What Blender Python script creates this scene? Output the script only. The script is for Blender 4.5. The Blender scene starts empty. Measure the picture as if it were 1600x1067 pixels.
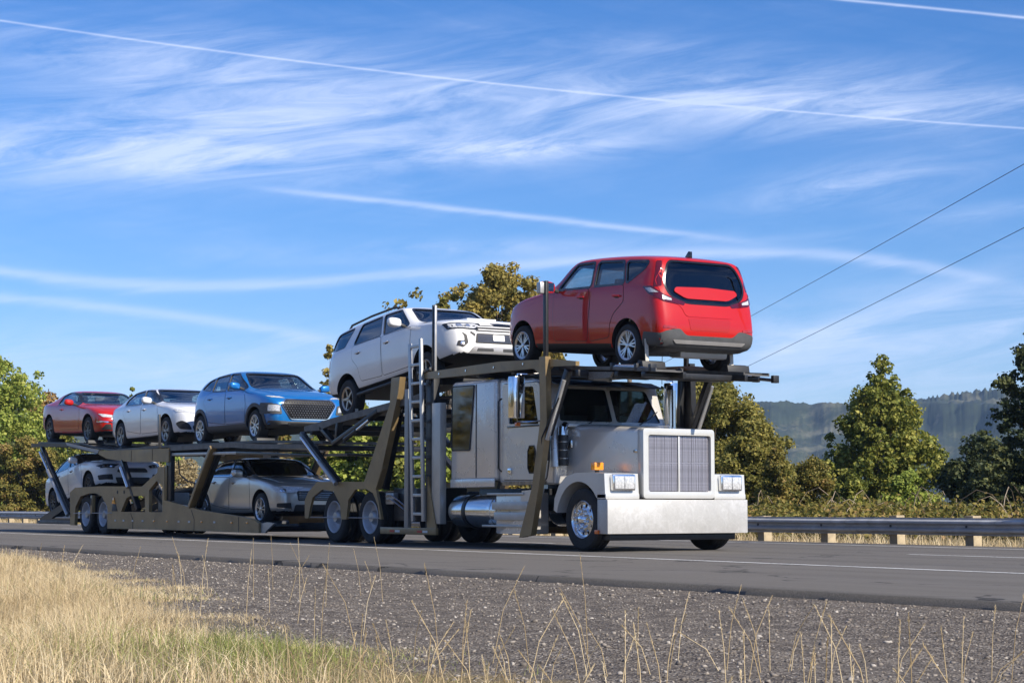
import bpy, bmesh, math, random
import numpy as np
from mathutils import Vector, Matrix
from mathutils.bvhtree import BVHTree
from mathutils.geometry import delaunay_2d_cdt
S = bpy.context.scene
COL = S.collection
R_ = math.radians
# ------------------------------------------------------------------ camera
YAW = R_(32); PITCH = math.atan((790 - 533.5) / 2960.0)
V = Vector((-math.cos(YAW), math.sin(YAW), 0)); RT = Vector((V.y, -V.x, 0)); UZ = Vector((0, 0, 1))
cam = bpy.data.cameras.new('camera'); co = bpy.data.objects.new('camera', cam); COL.objects.link(co); S.camera = co
fw = V * math.cos(PITCH) + UZ * math.sin(PITCH); up = -V * math.sin(PITCH) + UZ * math.cos(PITCH)
co.matrix_world = Matrix.Translation((24.05, -17.48, .69)) @ Matrix((RT, up, -fw)).transposed().to_4x4()
cam.sensor_width = 36; cam.lens = 66.6; cam.clip_start = .1; cam.clip_end = 9000
# ------------------------------------------------------------------ sky, sun, exposure
SUN_AZ = R_(12); SUN_EL = R_(36)
S.view_settings.view_transform = 'Standard'; S.view_settings.look = 'None'
S.view_settings.exposure = 0.57; S.view_settings.gamma = 1.0; S.view_settings.use_curve_mapping = False
S.cycles.max_bounces = 7; S.cycles.transparent_max_bounces = 14; S.cycles.volume_bounces = 0
S.cycles.caustics_reflective = False; S.cycles.caustics_refractive = False
sl = bpy.data.lights.new('sun', 'SUN'); so = bpy.data.objects.new('sun', sl); COL.objects.link(so)
sl.energy = 4.5; sl.angle = R_(.5); sl.color = (1, .92, .80)
sdir = Vector((math.cos(SUN_EL) * math.cos(SUN_AZ), math.cos(SUN_EL) * math.sin(SUN_AZ), math.sin(SUN_EL)))
so.rotation_euler = sdir.to_track_quat('Z', 'Y').to_euler(); so.location = (30, 5, 40)

class NT:
    """tiny node-tree writer"""
    def __init__(s, tree): s.t = tree; s.n = tree.nodes; s.l = tree.links
    def new(s, typ, **kw):
        nd = s.n.new(typ)
        for k, v in kw.items():
            if k.startswith('i_'): nd.inputs[k[2:].replace('_', ' ')].default_value = v
            else: setattr(nd, k, v)
        return nd
    def link(s, a, b): s.l.new(a, b)
    def m(s, op, a, b=None, c=None, clamp=False):
        nd = s.n.new('ShaderNodeMath'); nd.operation = op; nd.use_clamp = clamp
        for i, v in enumerate((a, b, c)):
            if v is None: continue
            if isinstance(v, (int, float)): nd.inputs[i].default_value = v
            else: s.l.new(v, nd.inputs[i])
        return nd.outputs[0]
    def dot(s, vec, d):
        nd = s.n.new('ShaderNodeVectorMath'); nd.operation = 'DOT_PRODUCT'; s.l.new(vec, nd.inputs[0]); nd.inputs[1].default_value = tuple(d); return nd.outputs['Value']
    def noise(s, vec, scale, detail=4, rough=.5, dist=0.0):
        nd = s.n.new('ShaderNodeTexNoise'); nd.inputs['Scale'].default_value = scale; nd.inputs['Detail'].default_value = detail
        nd.inputs['Roughness'].default_value = rough; nd.inputs['Distortion'].default_value = dist
        if vec is not None: s.l.new(vec, nd.inputs['Vector'])
        return nd.outputs['Fac']
    def ramp(s, fac, stops):
        nd = s.n.new('ShaderNodeValToRGB'); e = nd.color_ramp.elements
        while len(e) < len(stops): e.new(.5)
        for i, (p, c) in enumerate(stops):
            e[i].position = p; e[i].color = (*c, 1) if len(c) == 3 else c
        s.l.new(fac, nd.inputs[0]); return nd.outputs['Color']
    def mix(s, fac, a, b, typ='MIX'):
        nd = s.n.new('ShaderNodeMix'); nd.data_type = 'RGBA'; nd.blend_type = typ
        for i, v in ((0, fac), (6, a), (7, b)):
            if isinstance(v, (int, float)): nd.inputs[i].default_value = v
            elif isinstance(v, tuple): nd.inputs[i].default_value = (*v, 1) if len(v) == 3 else v
            else: s.l.new(v, nd.inputs[i])
        return nd.outputs[2]
    def smooth(s, x, a, b):
        nd = s.n.new('ShaderNodeMapRange'); nd.interpolation_type = 'SMOOTHSTEP'; s.l.new(x, nd.inputs[0])
        nd.inputs[1].default_value = a; nd.inputs[2].default_value = b; return nd.outputs[0]

world = bpy.data.worlds.new('World'); S.world = world; world.use_nodes = True
def build_world():
    w = NT(world.node_tree); w.n.clear()
    out = w.new('ShaderNodeOutputWorld'); bg = w.new('ShaderNodeBackground')
    sky = w.new('ShaderNodeTexSky'); sky.sky_type = 'NISHITA'; sky.sun_disc = False
    sky.sun_elevation = SUN_EL; sky.sun_rotation = math.pi / 2 - SUN_AZ
    sky.air_density = 1.0; sky.dust_density = .2; sky.ozone_density = 4.0; sky.altitude = 300
    tc = w.new('ShaderNodeTexCoord'); d = tc.outputs['Generated']
    az = w.m('ARCTAN2', w.dot(d, RT), w.dot(d, V)); el = w.m('ARCSINE', w.dot(d, UZ))
    # wispy cirrus: noise in (azimuth, elevation), stretched along gently tilted streaks
    cmb = w.new('ShaderNodeCombineXYZ'); w.link(w.m('MULTIPLY', az, 2.6), cmb.inputs[0])
    w.link(w.m('MULTIPLY', w.m('ADD', el, w.m('MULTIPLY', az, .10)), 15.0), cmb.inputs[1]); u = cmb.outputs[0]
    n1 = w.noise(u, 1.7, 8, .62, .55)
    cm2 = w.new('ShaderNodeCombineXYZ'); w.link(w.m('MULTIPLY', az, 7.0), cm2.inputs[0])
    w.link(w.m('MULTIPLY', w.m('ADD', el, w.m('MULTIPLY', az, -.16)), 46.0), cm2.inputs[1])
    n2 = w.noise(cm2.outputs[0], 1.3, 7, .68, .9)
    base = w.m('MULTIPLY', w.smooth(n1, .42, .78), w.m('ADD', .25, w.m('MULTIPLY', w.smooth(n2, .25, .8), .9)))
    tot = None
    def add(x):
        nonlocal tot
        tot = x if tot is None else w.m('ADD', tot, x)
    def blob(a0, e0, sa, se, amp, tilt=0.0):
        da = w.m('DIVIDE', w.m('SUBTRACT', az, a0), sa)
        de = w.m('DIVIDE', w.m('SUBTRACT', w.m('SUBTRACT', el, e0), w.m('MULTIPLY', w.m('SUBTRACT', az, a0), tilt)), se)
        return w.m('MULTIPLY', w.m('EXPONENT', w.m('MULTIPLY', w.m('ADD', w.m('MULTIPLY', da, da), w.m('MULTIPLY', de, de)), -1)), amp)
    fib = w.m('MULTIPLY', w.smooth(n2, .22, .80), w.m('ADD', .35, w.m('MULTIPLY', n1, 1.1)))
    env = None
    for b_ in [(-.15, .195, .16, .028, .95, .06), (-.02, .220, .20, .016, .62, -.05), (.17, .206, .14, .013, .8, -.02), (.01, .188, .055, .007, 1.1, .05),
               (.18, .166, .06, .011, .8, .10), (-.25, .180, .14, .010, .75, .05), (-.20, .075, .16, .018, .6, 0), (.20, .085, .17, .026, .75, .1),
               (.25, .150, .03, .005, .4, .1), (-.05, .133, .09, .006, .45, .04), (.0, .045, .6, .022, .35, 0), (.09, .136, .10, .006, .35, .03), (-.2, .235, .1, .012, .3, .05), (.1, .236, .12, .008, .22, -.1)]:
        x = blob(*b_); env = x if env is None else w.m('ADD', env, x)
    # outside these banks the cirrus goes on, its unseen cover raised for fill light
    away = w.m('MAXIMUM', w.smooth(el, .26, .50), w.smooth(w.m('ABSOLUTE', az), .32, .60))
    add(w.m('MULTIPLY', fib, env)); add(w.m('MULTIPLY', base, w.m('ADD', .16, w.m('MULTIPLY', away, 1.0))))
    def trail(coef, a0, a1, width, amp, soft, pw=1.0):
        f = coef[0]
        for c in coef[1:]: f = w.m('ADD', w.m('MULTIPLY', f, az), c)
        wob = w.m('MULTIPLY', w.m('SUBTRACT', n2, .5), width * pw)
        dd = w.m('DIVIDE', w.m('SUBTRACT', w.m('ADD', el, wob), f), width)
        g = w.m('EXPONENT', w.m('MULTIPLY', w.m('MULTIPLY', dd, dd), -1))
        rg = w.m('MULTIPLY', w.smooth(az, a0 - soft, a0 + soft), w.smooth(w.m('MULTIPLY', az, -1), -a1 - soft, -a1 + soft))
        add(w.m('MULTIPLY', w.m('MULTIPLY', g, rg), w.m('MULTIPLY', w.m('ADD', .55, w.m('MULTIPLY', n2, .9)), amp)))
    trail((-0.03117, -0.10049, 0.22062), -.6, .6, .00055, .42, .05, .5)
    trail((-0.1667, -0.07722, 0.27957), .17, .6, .0007, .6, .01, .5)
    trail((-0.09205, -0.10701, 0.15301), -.12, .105, .0016, .45, .04, 2.0)
    trail((-1.46921, -0.16604, 0.08745, 0.12657), -.32, .24, .0030, .44, .05, 2.6)
    trail((-0.38474, -0.25164, 0.06608), -.34, -.10, .0028, .38, .05, 2.4)
    trail((1.18866, -0.16294, 0.08385), .13, .245, .0075, .30, .03, 1.4)
    fac = w.m('MULTIPLY', tot, .85, clamp=True)
    fac = w.m('MINIMUM', fac, .72)
    # thin cirrus lit by the sun; one colour all round the dome
    air = w.mix(1.0, sky.outputs[0], (.66, .71, .88), 'MULTIPLY')
    col = w.mix(fac, air, (6.0, 6.6, 8.2))
    hs = w.new('ShaderNodeHueSaturation'); hs.inputs['Saturation'].default_value = 1.18; w.link(col, hs.inputs['Color'])
    w.link(hs.outputs[0], bg.inputs[0]); bg.inputs[1].default_value = .105
    w.link(bg.outputs[0], out.inputs[0])
build_world()

# ------------------------------------------------------------------ materials
MATS = {}
def mat(name, col=(.5, .5, .5), rough=.5, metal=0.0, coat=0.0, var=.12, scale=3.0, bump=0.0, bscale=60.0, spec=.5, dirt=0.0):
    if name in MATS: return MATS[name]
    m = bpy.data.materials.new(name); m.use_nodes = True; MATS[name] = m
    t = NT(m.node_tree); b = t.n['Principled BSDF']
    tc = t.new('ShaderNodeTexCoord'); n = t.noise(tc.outputs['Object'], scale, 5, .6)
    lo = tuple(c * (1 - var) for c in col); hi = tuple(min(1, c * (1 + var)) for c in col)
    c = t.ramp(n, [(.3, lo), (.7, hi)])
    if dirt:
        n3 = t.noise(tc.outputs['Object'], scale * 2.3, 7, .7, .6)
        c = t.mix(t.m('MULTIPLY', t.smooth(n3, .5, .72), dirt), c, (.09, .075, .055))
    t.link(c, b.inputs['Base Color'])
    b.inputs['Metallic'].default_value = metal; b.inputs['Specular IOR Level'].default_value = spec
    t.link(t.m('ADD', rough - .05, t.m('MULTIPLY', n, .1)), b.inputs['Roughness'])
    b.inputs['Coat Weight'].default_value = coat; b.inputs['Coat Roughness'].default_value = .04
    if bump:
        bn = t.new('ShaderNodeBump'); bn.inputs['Strength'].default_value = bump; bn.inputs['Distance'].default_value = .02
        t.link(t.noise(tc.outputs['Object'], bscale, 4, .6), bn.inputs['Height']); t.link(bn.outputs[0], b.inputs['Normal'])
    return m
def glass(name, tint, refl=1.0):
    if name in MATS: return MATS[name]
    m = bpy.data.materials.new(name); m.use_nodes = True; MATS[name] = m
    t = NT(m.node_tree); t.n.clear(); out = t.new('ShaderNodeOutputMaterial')
    tr = t.new('ShaderNodeBsdfTransparent'); gl = t.new('ShaderNodeBsdfGlossy'); fr = t.new('ShaderNodeLayerWeight'); mx = t.new('ShaderNodeMixShader')
    tc = t.new('ShaderNodeTexCoord'); n = t.noise(tc.outputs['Object'], 1.5, 3)
    t.link(t.ramp(n, [(.3, tuple(c * .9 for c in tint)), (.7, tint)]), tr.inputs['Color'])
    gl.inputs['Roughness'].default_value = .015; gl.inputs['Color'].default_value = (.95, .97, 1, 1); fr.inputs['Blend'].default_value = .5
    t.link(t.m('ADD', .065 * refl, t.m('MULTIPLY', t.m('POWER', fr.outputs['Facing'], 4.0), .9 * refl), clamp=True), mx.inputs[0])
    t.link(tr.outputs[0], mx.inputs[1]); t.link(gl.outputs[0], mx.inputs[2]); t.link(mx.outputs[0], out.inputs[0])
    return m
def leafmat(name, pal, trans=.35, rough=.6, clump=.9):
    """foliage: a palette picked per leaf plus slow drift through the crown"""
    m = bpy.data.materials.new(name); m.use_nodes = True; MATS[name] = m
    t = NT(m.node_tree); b = t.n['Principled BSDF']; out = t.n['Material Output']
    g = t.new('ShaderNodeNewGeometry'); tc = t.new('ShaderNodeTexCoord')
    n = t.noise(tc.outputs['Object'], clump, 3)
    f = t.m('ADD', t.m('MULTIPLY', g.outputs['Random Per Island'], .62), t.m('MULTIPLY', t.m('SUBTRACT', n, .32), 1.1), clamp=True)
    k = len(pal); c = t.ramp(f, [(i / (k - 1), p) for i, p in enumerate(pal)])
    t.link(c, b.inputs['Base Color']); b.inputs['Roughness'].default_value = rough; b.inputs['Specular IOR Level'].default_value = .3
    tl = t.new('ShaderNodeBsdfTranslucent'); mx = t.new('ShaderNodeMixShader'); mx.inputs[0].default_value = trans
    t.link(c, tl.inputs[0]); t.link(b.outputs[0], mx.inputs[1]); t.link(tl.outputs[0], mx.inputs[2]); t.link(mx.outputs[0], out.inputs[0])
    return m

# ------------------------------------------------------------------ objects and meshes
def tag(o, label=None, cat=None, group=None, kind=None):
    if label: o['label'] = label
    if cat: o['category'] = cat
    if group: o['group'] = group
    if kind: o['kind'] = kind
    return o
def empty(name, loc=(0, 0, 0)):
    o = bpy.data.objects.new(name, None); COL.objects.link(o); o.location = loc; o.empty_display_size = .3; return o
def link(name, me, parent=None):
    o = bpy.data.objects.new(name, me); COL.objects.link(o)
    if parent is not None: o.parent = parent
    return o
def from_np(name, co_, faces, m, parent=None, smooth=False, matidx=None):
    """faces: array (n,3) or (n,4)"""
    me = bpy.data.meshes.new(name); nv = len(co_); k = faces.shape[1]; nf = len(faces)
    me.vertices.add(nv); me.vertices.foreach_set('co', np.asarray(co_, np.float32).ravel())
    me.loops.add(nf * k); me.loops.foreach_set('vertex_index', faces.astype(np.int32).ravel())
    me.polygons.add(nf); me.polygons.foreach_set('loop_start', np.arange(0, nf * k, k, dtype=np.int32))
    me.polygons.foreach_set('loop_total', np.full(nf, k, np.int32))
    if smooth: me.polygons.foreach_set('use_smooth', np.ones(nf, bool))
    for q in (m if isinstance(m, (list, tuple)) else [m]): me.materials.append(q)
    me.update(calc_edges=True); return link(name, me, parent)
def finish(name, bm, m, parent=None, smooth=35, bevel=0.0, seg=2):
    if bevel:
        es = [e for e in bm.edges if len(e.link_faces) == 2 and e.calc_face_angle(0) > R_(30)]
        bmesh.ops.bevel(bm, geom=es, offset=bevel, segments=seg, profile=.6, affect='EDGES', clamp_overlap=True)
    me = bpy.data.meshes.new(name); bm.normal_update(); bm.to_mesh(me); bm.free()
    for q in (m if isinstance(m, (list, tuple)) else [m]): me.materials.append(q)
    if smooth:
        me.polygons.foreach_set('use_smooth', [True] * len(me.polygons)); me.set_sharp_from_angle(angle=R_(smooth))
    return link(name, me, parent)
def add_box(bm, x, y, z, mi=0):
    vs = [bm.verts.new((a, b, c)) for a in x for b in y for c in z]
    for f in ((0, 1, 3, 2), (4, 6, 7, 5), (0, 4, 5, 1), (2, 3, 7, 6), (0, 2, 6, 4), (1, 5, 7, 3)):
        bm.faces.new([vs[i] for i in f]).material_index = mi
def add_beam(bm, p, q, w, h, upv=(0, 0, 1), mi=0):
    p = Vector(p); q = Vector(q); d = (q - p).normalized(); s = d.cross(Vector(upv))
    if s.length < 1e-4: s = d.cross(Vector((0, 1, 0)))
    s.normalize(); u = s.cross(d).normalized()
    vs = [bm.verts.new(c + s * (a * w / 2) + u * (b * h / 2)) for c in (p, q) for a, b in ((-1, -1), (1, -1), (1, 1), (-1, 1))]
    for f in ((3, 2, 1, 0), (4, 5, 6, 7), (0, 1, 5, 4), (1, 2, 6, 5), (2, 3, 7, 6), (3, 0, 4, 7)):
        bm.faces.new([vs[i] for i in f]).material_index = mi
def add_tube(bm, pts, r, n=10, mi=0, closed_ends=True):
    pts = [Vector(p) for p in pts]; rings = []
    rr = r if isinstance(r, (list, tuple)) else [r] * len(pts)
    pu = None
    for i, p in enumerate(pts):
        d = (pts[min(i + 1, len(pts) - 1)] - pts[max(i - 1, 0)]).normalized()
        if pu is None: pu = d.orthogonal().normalized()
        s = (pu - d * pu.dot(d)).normalized(); pu = s; u = d.cross(s)
        rings.append([bm.verts.new(p + (s * math.cos(a) + u * math.sin(a)) * rr[i]) for a in (2 * math.pi * k / n for k in range(n))])
    for a, b in zip(rings, rings[1:]):
        for k in range(n): bm.faces.new((a[k], a[(k + 1) % n], b[(k + 1) % n], b[k])).material_index = mi
    if closed_ends:
        bm.faces.new(rings[0][::-1]).material_index = mi; bm.faces.new(rings[-1]).material_index = mi
def add_prism(bm, poly, y0, y1, axis='y', mi=0):
    """polygon (a,b) extruded along an axis: y -> (x,z), x -> (y,z), z -> (x,y)"""
    def P(a, b, c): return {'y': (a, c, b), 'x': (c, a, b), 'z': (a, b, c)}[axis]
    A = [bm.verts.new(P(a, b, y0)) for a, b in poly]; B = [bm.verts.new(P(a, b, y1)) for a, b in poly]; n = len(poly)
    fs = [bm.faces.new(A), bm.faces.new(B[::-1])] + [bm.faces.new((A[i], B[i], B[(i + 1) % n], A[(i + 1) % n])) for i in range(n)]
    for f in fs: f.material_index = mi
    bmesh.ops.recalc_face_normals(bm, faces=fs)
def add_lathe(bm, prof, axis='y', n=32, c=(0, 0, 0), mi=0, close=False):
    """profile (r, h) spun round an axis through c"""
    rings = []
    for r, h in prof:
        ring = []
        for k in range(n):
            a = 2 * math.pi * k / n; u, v = r * math.cos(a), r * math.sin(a)
            q = {'y': (u, h, v), 'z': (u, v, h), 'x': (h, u, v)}[axis]
            ring.append(bm.verts.new((q[0] + c[0], q[1] + c[1], q[2] + c[2])))
        rings.append(ring)
    fs = []
    pr = list(zip(rings, rings[1:])) + ([(rings[-1], rings[0])] if close else [])
    for a, b in pr:
        for k in range(n):
            fs.append(bm.faces.new((a[k], a[(k + 1) % n], b[(k + 1) % n], b[k])))
    if not close:
        if prof[0][0] > 1e-5: fs.append(bm.faces.new(rings[0][::-1]))
        if prof[-1][0] > 1e-5: fs.append(bm.faces.new(rings[-1]))
    for f in fs: f.material_index = mi
    bmesh.ops.remove_doubles(bm, verts=[v for r in rings for v in r], dist=1e-6)
    bmesh.ops.recalc_face_normals(bm, faces=[f for f in fs if f.is_valid])
def box(name, x, y, z, m, parent=None, bevel=.01):
    bm = bmesh.new(); add_box(bm, x, y, z); bmesh.ops.recalc_face_normals(bm, faces=bm.faces); return finish(name, bm, m, parent, bevel=bevel)
def beam(name, p, q, w, h, m, parent=None, bevel=.008, upv=(0, 0, 1)):
    bm = bmesh.new(); add_beam(bm, p, q, w, h, upv); bmesh.ops.recalc_face_normals(bm, faces=bm.faces); return finish(name, bm, m, parent, bevel=bevel)
def tube(name, pts, r, m, parent=None, n=12):
    bm = bmesh.new(); add_tube(bm, pts, r, n); bmesh.ops.recalc_face_normals(bm, faces=bm.faces); return finish(name, bm, m, parent)
def prism(name, poly, y0, y1, m, parent=None, axis='y', bevel=.006):
    bm = bmesh.new(); add_prism(bm, poly, y0, y1, axis); return finish(name, bm, m, parent, bevel=bevel)
def lathe(name, prof, m, parent=None, axis='y', n=32, c=(0, 0, 0)):
    bm = bmesh.new(); add_lathe(bm, prof, axis, n, c); return finish(name, bm, m, parent)
def dup(o, loc=None, parent=None):
    """copy a thing or part with its children"""
    c = o.copy(); COL.objects.link(c)
    if parent is not None: c.parent = parent
    if loc is not None: c.location = loc
    for ch in o.children:
        dup(ch, None, c)
    return c
def rnd(poly, r, k=4):
    """round a polygon's corners"""
    out = []; n = len(poly)
    for i in range(n):
        p = Vector(poly[i - 1]); q = Vector(poly[i]); s = Vector(poly[(i + 1) % n])
        a = (p - q); b = (s - q); ra = min(r, a.length * .45, b.length * .45)
        A = q + a.normalized() * ra; B = q + b.normalized() * ra
        for j in range(k + 1):
            t = j / k; out.append(tuple(A * (1 - t) ** 2 + q * 2 * t * (1 - t) + B * t * t))
    return out
def grow(poly, d):
    n = len(poly); ar = sum(poly[i][0] * poly[(i + 1) % n][1] - poly[(i + 1) % n][0] * poly[i][1] for i in range(n))
    sg = 1 if ar > 0 else -1; out = []
    for i in range(n):
        p = Vector(poly[i - 1]); q = Vector(poly[i]); s = Vector(poly[(i + 1) % n])
        e1 = (q - p); e2 = (s - q)
        if e1.length < 1e-6: e1 = e2
        if e2.length < 1e-6: e2 = e1
        n1 = Vector((e1.y, -e1.x)).normalized() * sg; n2 = Vector((e2.y, -e2.x)).normalized() * sg
        nn = (n1 + n2)
        nn = nn.normalized() if nn.length > 1e-6 else n1
        out.append(tuple(q + nn * d / max(.6, nn.dot(n1))))
    return out
def inside(p, poly):
    x, y = p; c = False; n = len(poly)
    for i in range(n):
        x1, y1 = poly[i]; x2, y2 = poly[i - 1]
        if (y1 > y) != (y2 > y) and x < (x2 - x1) * (y - y1) / (y2 - y1) + x1: c = not c
    return c
# ================================================================== LAND
rng = np.random.default_rng(7); random.seed(7)
def sstep(x, a, b):
    t = np.clip((x - a) / (b - a), 0, 1); return t * t * (3 - 2 * t)
def zg(x, y):
    x = np.asarray(x, float); y = np.asarray(y, float)
    z = -.06 - .09 * sstep(-y, 7.3, 9.6) - .05 * sstep(-y, 10, 16)
    z = z + .03 * np.sin(x * .9 + y * 1.7) * sstep(-y, 8, 11) + .02 * np.sin(x * 2.3 - y * 1.1) * sstep(-y, 8, 11)
    z = z - .04 * sstep(y, 6.2, 7.2)
    right = sstep(x, -60, -15)
    z = z - right * 14 * sstep(y, 30, 160) + (1 - right) * (1.0 * sstep(y, 12, 40) - 12 * sstep(y, 50, 130))
    return z
def grid_axis(a, n, far):
    k = np.linspace(-1, 1, n); return np.sign(k) * (np.abs(k) * a + (np.abs(k) ** 5) * far)
gx = grid_axis(90, 141, 2400); gy = grid_axis(70, 141, 2400)
gx = np.unique(np.concatenate([gx, np.arange(-12, 22, .4)])); gy = np.unique(np.concatenate([gy, np.arange(-18, -6.5, .25), [6.2, 6.6, 7, 7.4]]))
X, Y = np.meshgrid(gx, gy); Z = zg(X, Y); nx, ny = len(gx), len(gy)
idx = np.arange(nx * ny).reshape(ny, nx)
F4 = np.stack([idx[:-1, :-1], idx[:-1, 1:], idx[1:, 1:], idx[1:, :-1]], -1).reshape(-1, 4)
def ground_mat():
    m = bpy.data.materials.new('ground'); m.use_nodes = True; t = NT(m.node_tree); b = t.n['Principled BSDF']
    tc = t.new('ShaderNodeTexCoord'); o = tc.outputs['Object']; sp = t.new('ShaderNodeSeparateXYZ'); t.link(o, sp.inputs[0])
    n1 = t.noise(o, .8, 6, .65); n2 = t.noise(o, 34, 4, .7); n3 = t.noise(o, 5, 5, .7)
    vo = t.new('ShaderNodeTexVoronoi'); vo.inputs['Scale'].default_value = 62; t.link(o, vo.inputs['Vector'])
    vs = t.new('ShaderNodeSeparateColor'); t.link(vo.outputs['Color'], vs.inputs[0])
    grav = t.ramp(vs.outputs[0], [(0, (.09, .075, .060)), (.55, (.20, .170, .140)), (.86, (.30, .262, .22)), (1, (.46, .42, .37))])
    grav = t.mix(t.m('MULTIPLY', t.smooth(n3, .42, .62), .62), grav, (.085, .074, .068))
    dry = t.ramp(n2, [(.3, (.13, .095, .045)), (.5, (.29, .22, .11)), (.72, (.44, .35, .19))])
    soil = t.ramp(n3, [(.3, (.06, .055, .025)), (.7, (.17, .14, .06))])
    # verge: gravel next to the asphalt, dry turf further out; the line between them wanders
    bx = t.m('ADD', t.m('MULTIPLY', t.smooth(sp.outputs[0], -6, 12), -3.6), -8.7)
    edge = t.smooth(t.m('SUBTRACT', t.m('ADD', sp.outputs[1], t.m('MULTIPLY', t.m('SUBTRACT', n1, .5), 2.2)), bx), -.3, .25)
    a = t.mix(edge, dry, grav)
    far = t.smooth(sp.outputs[1], 7.0, 7.3)
    far2 = t.smooth(t.m('ADD', sp.outputs[1], t.m('MULTIPLY', n1, 6)), 12, 17)
    a = t.mix(far, a, t.mix(far2, dry, soil))
    t.link(a, b.inputs['Base Color']); b.inputs['Roughness'].default_value = .95; b.inputs['Specular IOR Level'].default_value = .1
    bn = t.new('ShaderNodeBump'); bn.inputs['Strength'].default_value = .8; bn.inputs['Distance'].default_value = .03
    t.link(t.m('ADD', vo.outputs['Distance'], n2), bn.inputs['Height']); t.link(bn.outputs[0], b.inputs['Normal'])
    return m
tag(from_np('ground', np.stack([X, Y, Z], -1).reshape(-1, 3), F4, ground_mat(), smooth=True), kind='structure')

def asphalt_mat():
    m = bpy.data.materials.new('asphalt'); m.use_nodes = True; t = NT(m.node_tree); b = t.n['Principled BSDF']
    tc = t.new('ShaderNodeTexCoord'); o = tc.outputs['Object']; mp = t.new('ShaderNodeMapping'); mp.inputs['Scale'].default_value = (.05, 1, 1); t.link(o, mp.inputs[0])
    n1 = t.noise(mp.outputs[0], 1.6, 5, .6); n2 = t.noise(o, 130, 3, .8); n3 = t.noise(o, .35, 5, .65)
    c = t.ramp(n2, [(.28, (.062, .057, .050)), (.5, (.138, .126, .110)), (.75, (.28, .258, .228))])
    c = t.mix(t.m('MULTIPLY', t.smooth(n1, .45, .62), .16), c, (.05, .048, .048))
    c = t.mix(t.m('MULTIPLY', t.smooth(n3, .5, .7), .25), c, (.19, .18, .17))
    # worn wheel paths and a few ragged cracks
    sp = t.new('ShaderNodeSeparateXYZ'); t.link(o, sp.inputs[0]); wp = None
    for y0 in (-1.25, .75, 3.0, 4.8):
        d_ = t.m('DIVIDE', t.m('SUBTRACT', sp.outputs[1], y0), .38); g_ = t.m('EXPONENT', t.m('MULTIPLY', t.m('MULTIPLY', d_, d_), -1)); wp = g_ if wp is None else t.m('ADD', wp, g_)
    c = t.mix(t.m('MULTIPLY', wp, .28), c, (.07, .066, .062))
    vc = t.new('ShaderNodeTexVoronoi'); vc.feature = 'DISTANCE_TO_EDGE'; vc.inputs['Scale'].default_value = .35
    wv = t.new('ShaderNodeVectorMath'); wv.operation = 'ADD'; nv = t.new('ShaderNodeTexNoise'); nv.inputs['Scale'].default_value = 1.4; nv.inputs['Detail'].default_value = 6; t.link(o, nv.inputs['Vector'])
    t.link(o, wv.inputs[0]); t.link(nv.outputs['Color'], wv.inputs[1]); t.link(wv.outputs[0], vc.inputs['Vector'])
    cr = t.m('MULTIPLY', t.m('SUBTRACT', 1.0, t.smooth(vc.outputs['Distance'], .004, .012)), t.smooth(n3, .48, .56))
    c = t.mix(t.m('MULTIPLY', cr, .75), c, (.02, .02, .02))
    t.link(c, b.inputs['Base Color']); t.link(t.m('ADD', .70, t.m('MULTIPLY', n1, .25)), b.inputs['Roughness']); b.inputs['Specular IOR Level'].default_value = .18
    bn = t.new('ShaderNodeBump'); bn.inputs['Strength'].default_value = .5; bn.inputs['Distance'].default_value = .006
    t.link(n2, bn.inputs['Height']); t.link(bn.outputs[0], b.inputs['Normal']); return m
def road():
    xs = np.concatenate([np.arange(-900, -40, 20.), np.arange(-40, 30, .35), np.arange(30, 300, 15.)])
    ys = np.array([-7.2, -7.0, -6, -4, -2.7, 0, 2, 4, 6.5, 6.7]); vs = []
    jit = np.cumsum(rng.normal(0, .012, len(xs))); jit -= np.convolve(jit, np.ones(25) / 25, 'same')
    for x, j in zip(xs, jit):
        vs.append((x, -7.22 + j * 2.2, -.11))
        for k, y in enumerate(ys): vs.append((x, y + (j * 2.2 if k == 0 else 0), -.002 * (k == 0)))
        vs.append((x, 6.72, -.12))
    w = len(ys) + 2; fs = [(i * w + k, (i + 1) * w + k, (i + 1) * w + k + 1, i * w + k + 1) for i in range(len(xs) - 1) for k in range(w - 1)]
    tag(from_np('road', np.array(vs), np.array(fs), asphalt_mat()), kind='structure')
    wp = bpy.data.materials.new('road_paint'); wp.use_nodes = True; t = NT(wp.node_tree); b = t.n['Principled BSDF']; tc = t.new('ShaderNodeTexCoord')
    n = t.noise(tc.outputs['Object'], 28, 6, .75); n2 = t.noise(tc.outputs['Object'], 1.2, 4, .6)
    t.link(t.mix(t.m('MULTIPLY', t.smooth(t.m('ADD', n, t.m('MULTIPLY', n2, .35)), .64, .80), .8), (.74, .73, .70), (.10, .10, .10)), b.inputs['Base Color']); b.inputs['Roughness'].default_value = .7
    def strip(name, x0, x1, y, w_):
        xs = np.arange(x0, x1 + .1, 1.0); v = []
        for x in xs: v += [(x, y - w_ / 2, .004), (x, y + w_ / 2, .004)]
        f = [(2 * i, 2 * i + 2, 2 * i + 3, 2 * i + 1) for i in range(len(xs) - 1)]
        tag(from_np(name, np.array(v), np.array(f), wp), kind='structure')
    strip('road_edge_line', -300, 60, -2.72, .13)
    strip('road_far_edge_line', -300, 60, 5.35, .13)
    for k in range(14): strip('road_lane_dash', -118 + k * 12.2, -115 + k * 12.2, 1.72, .12)
road()

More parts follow.
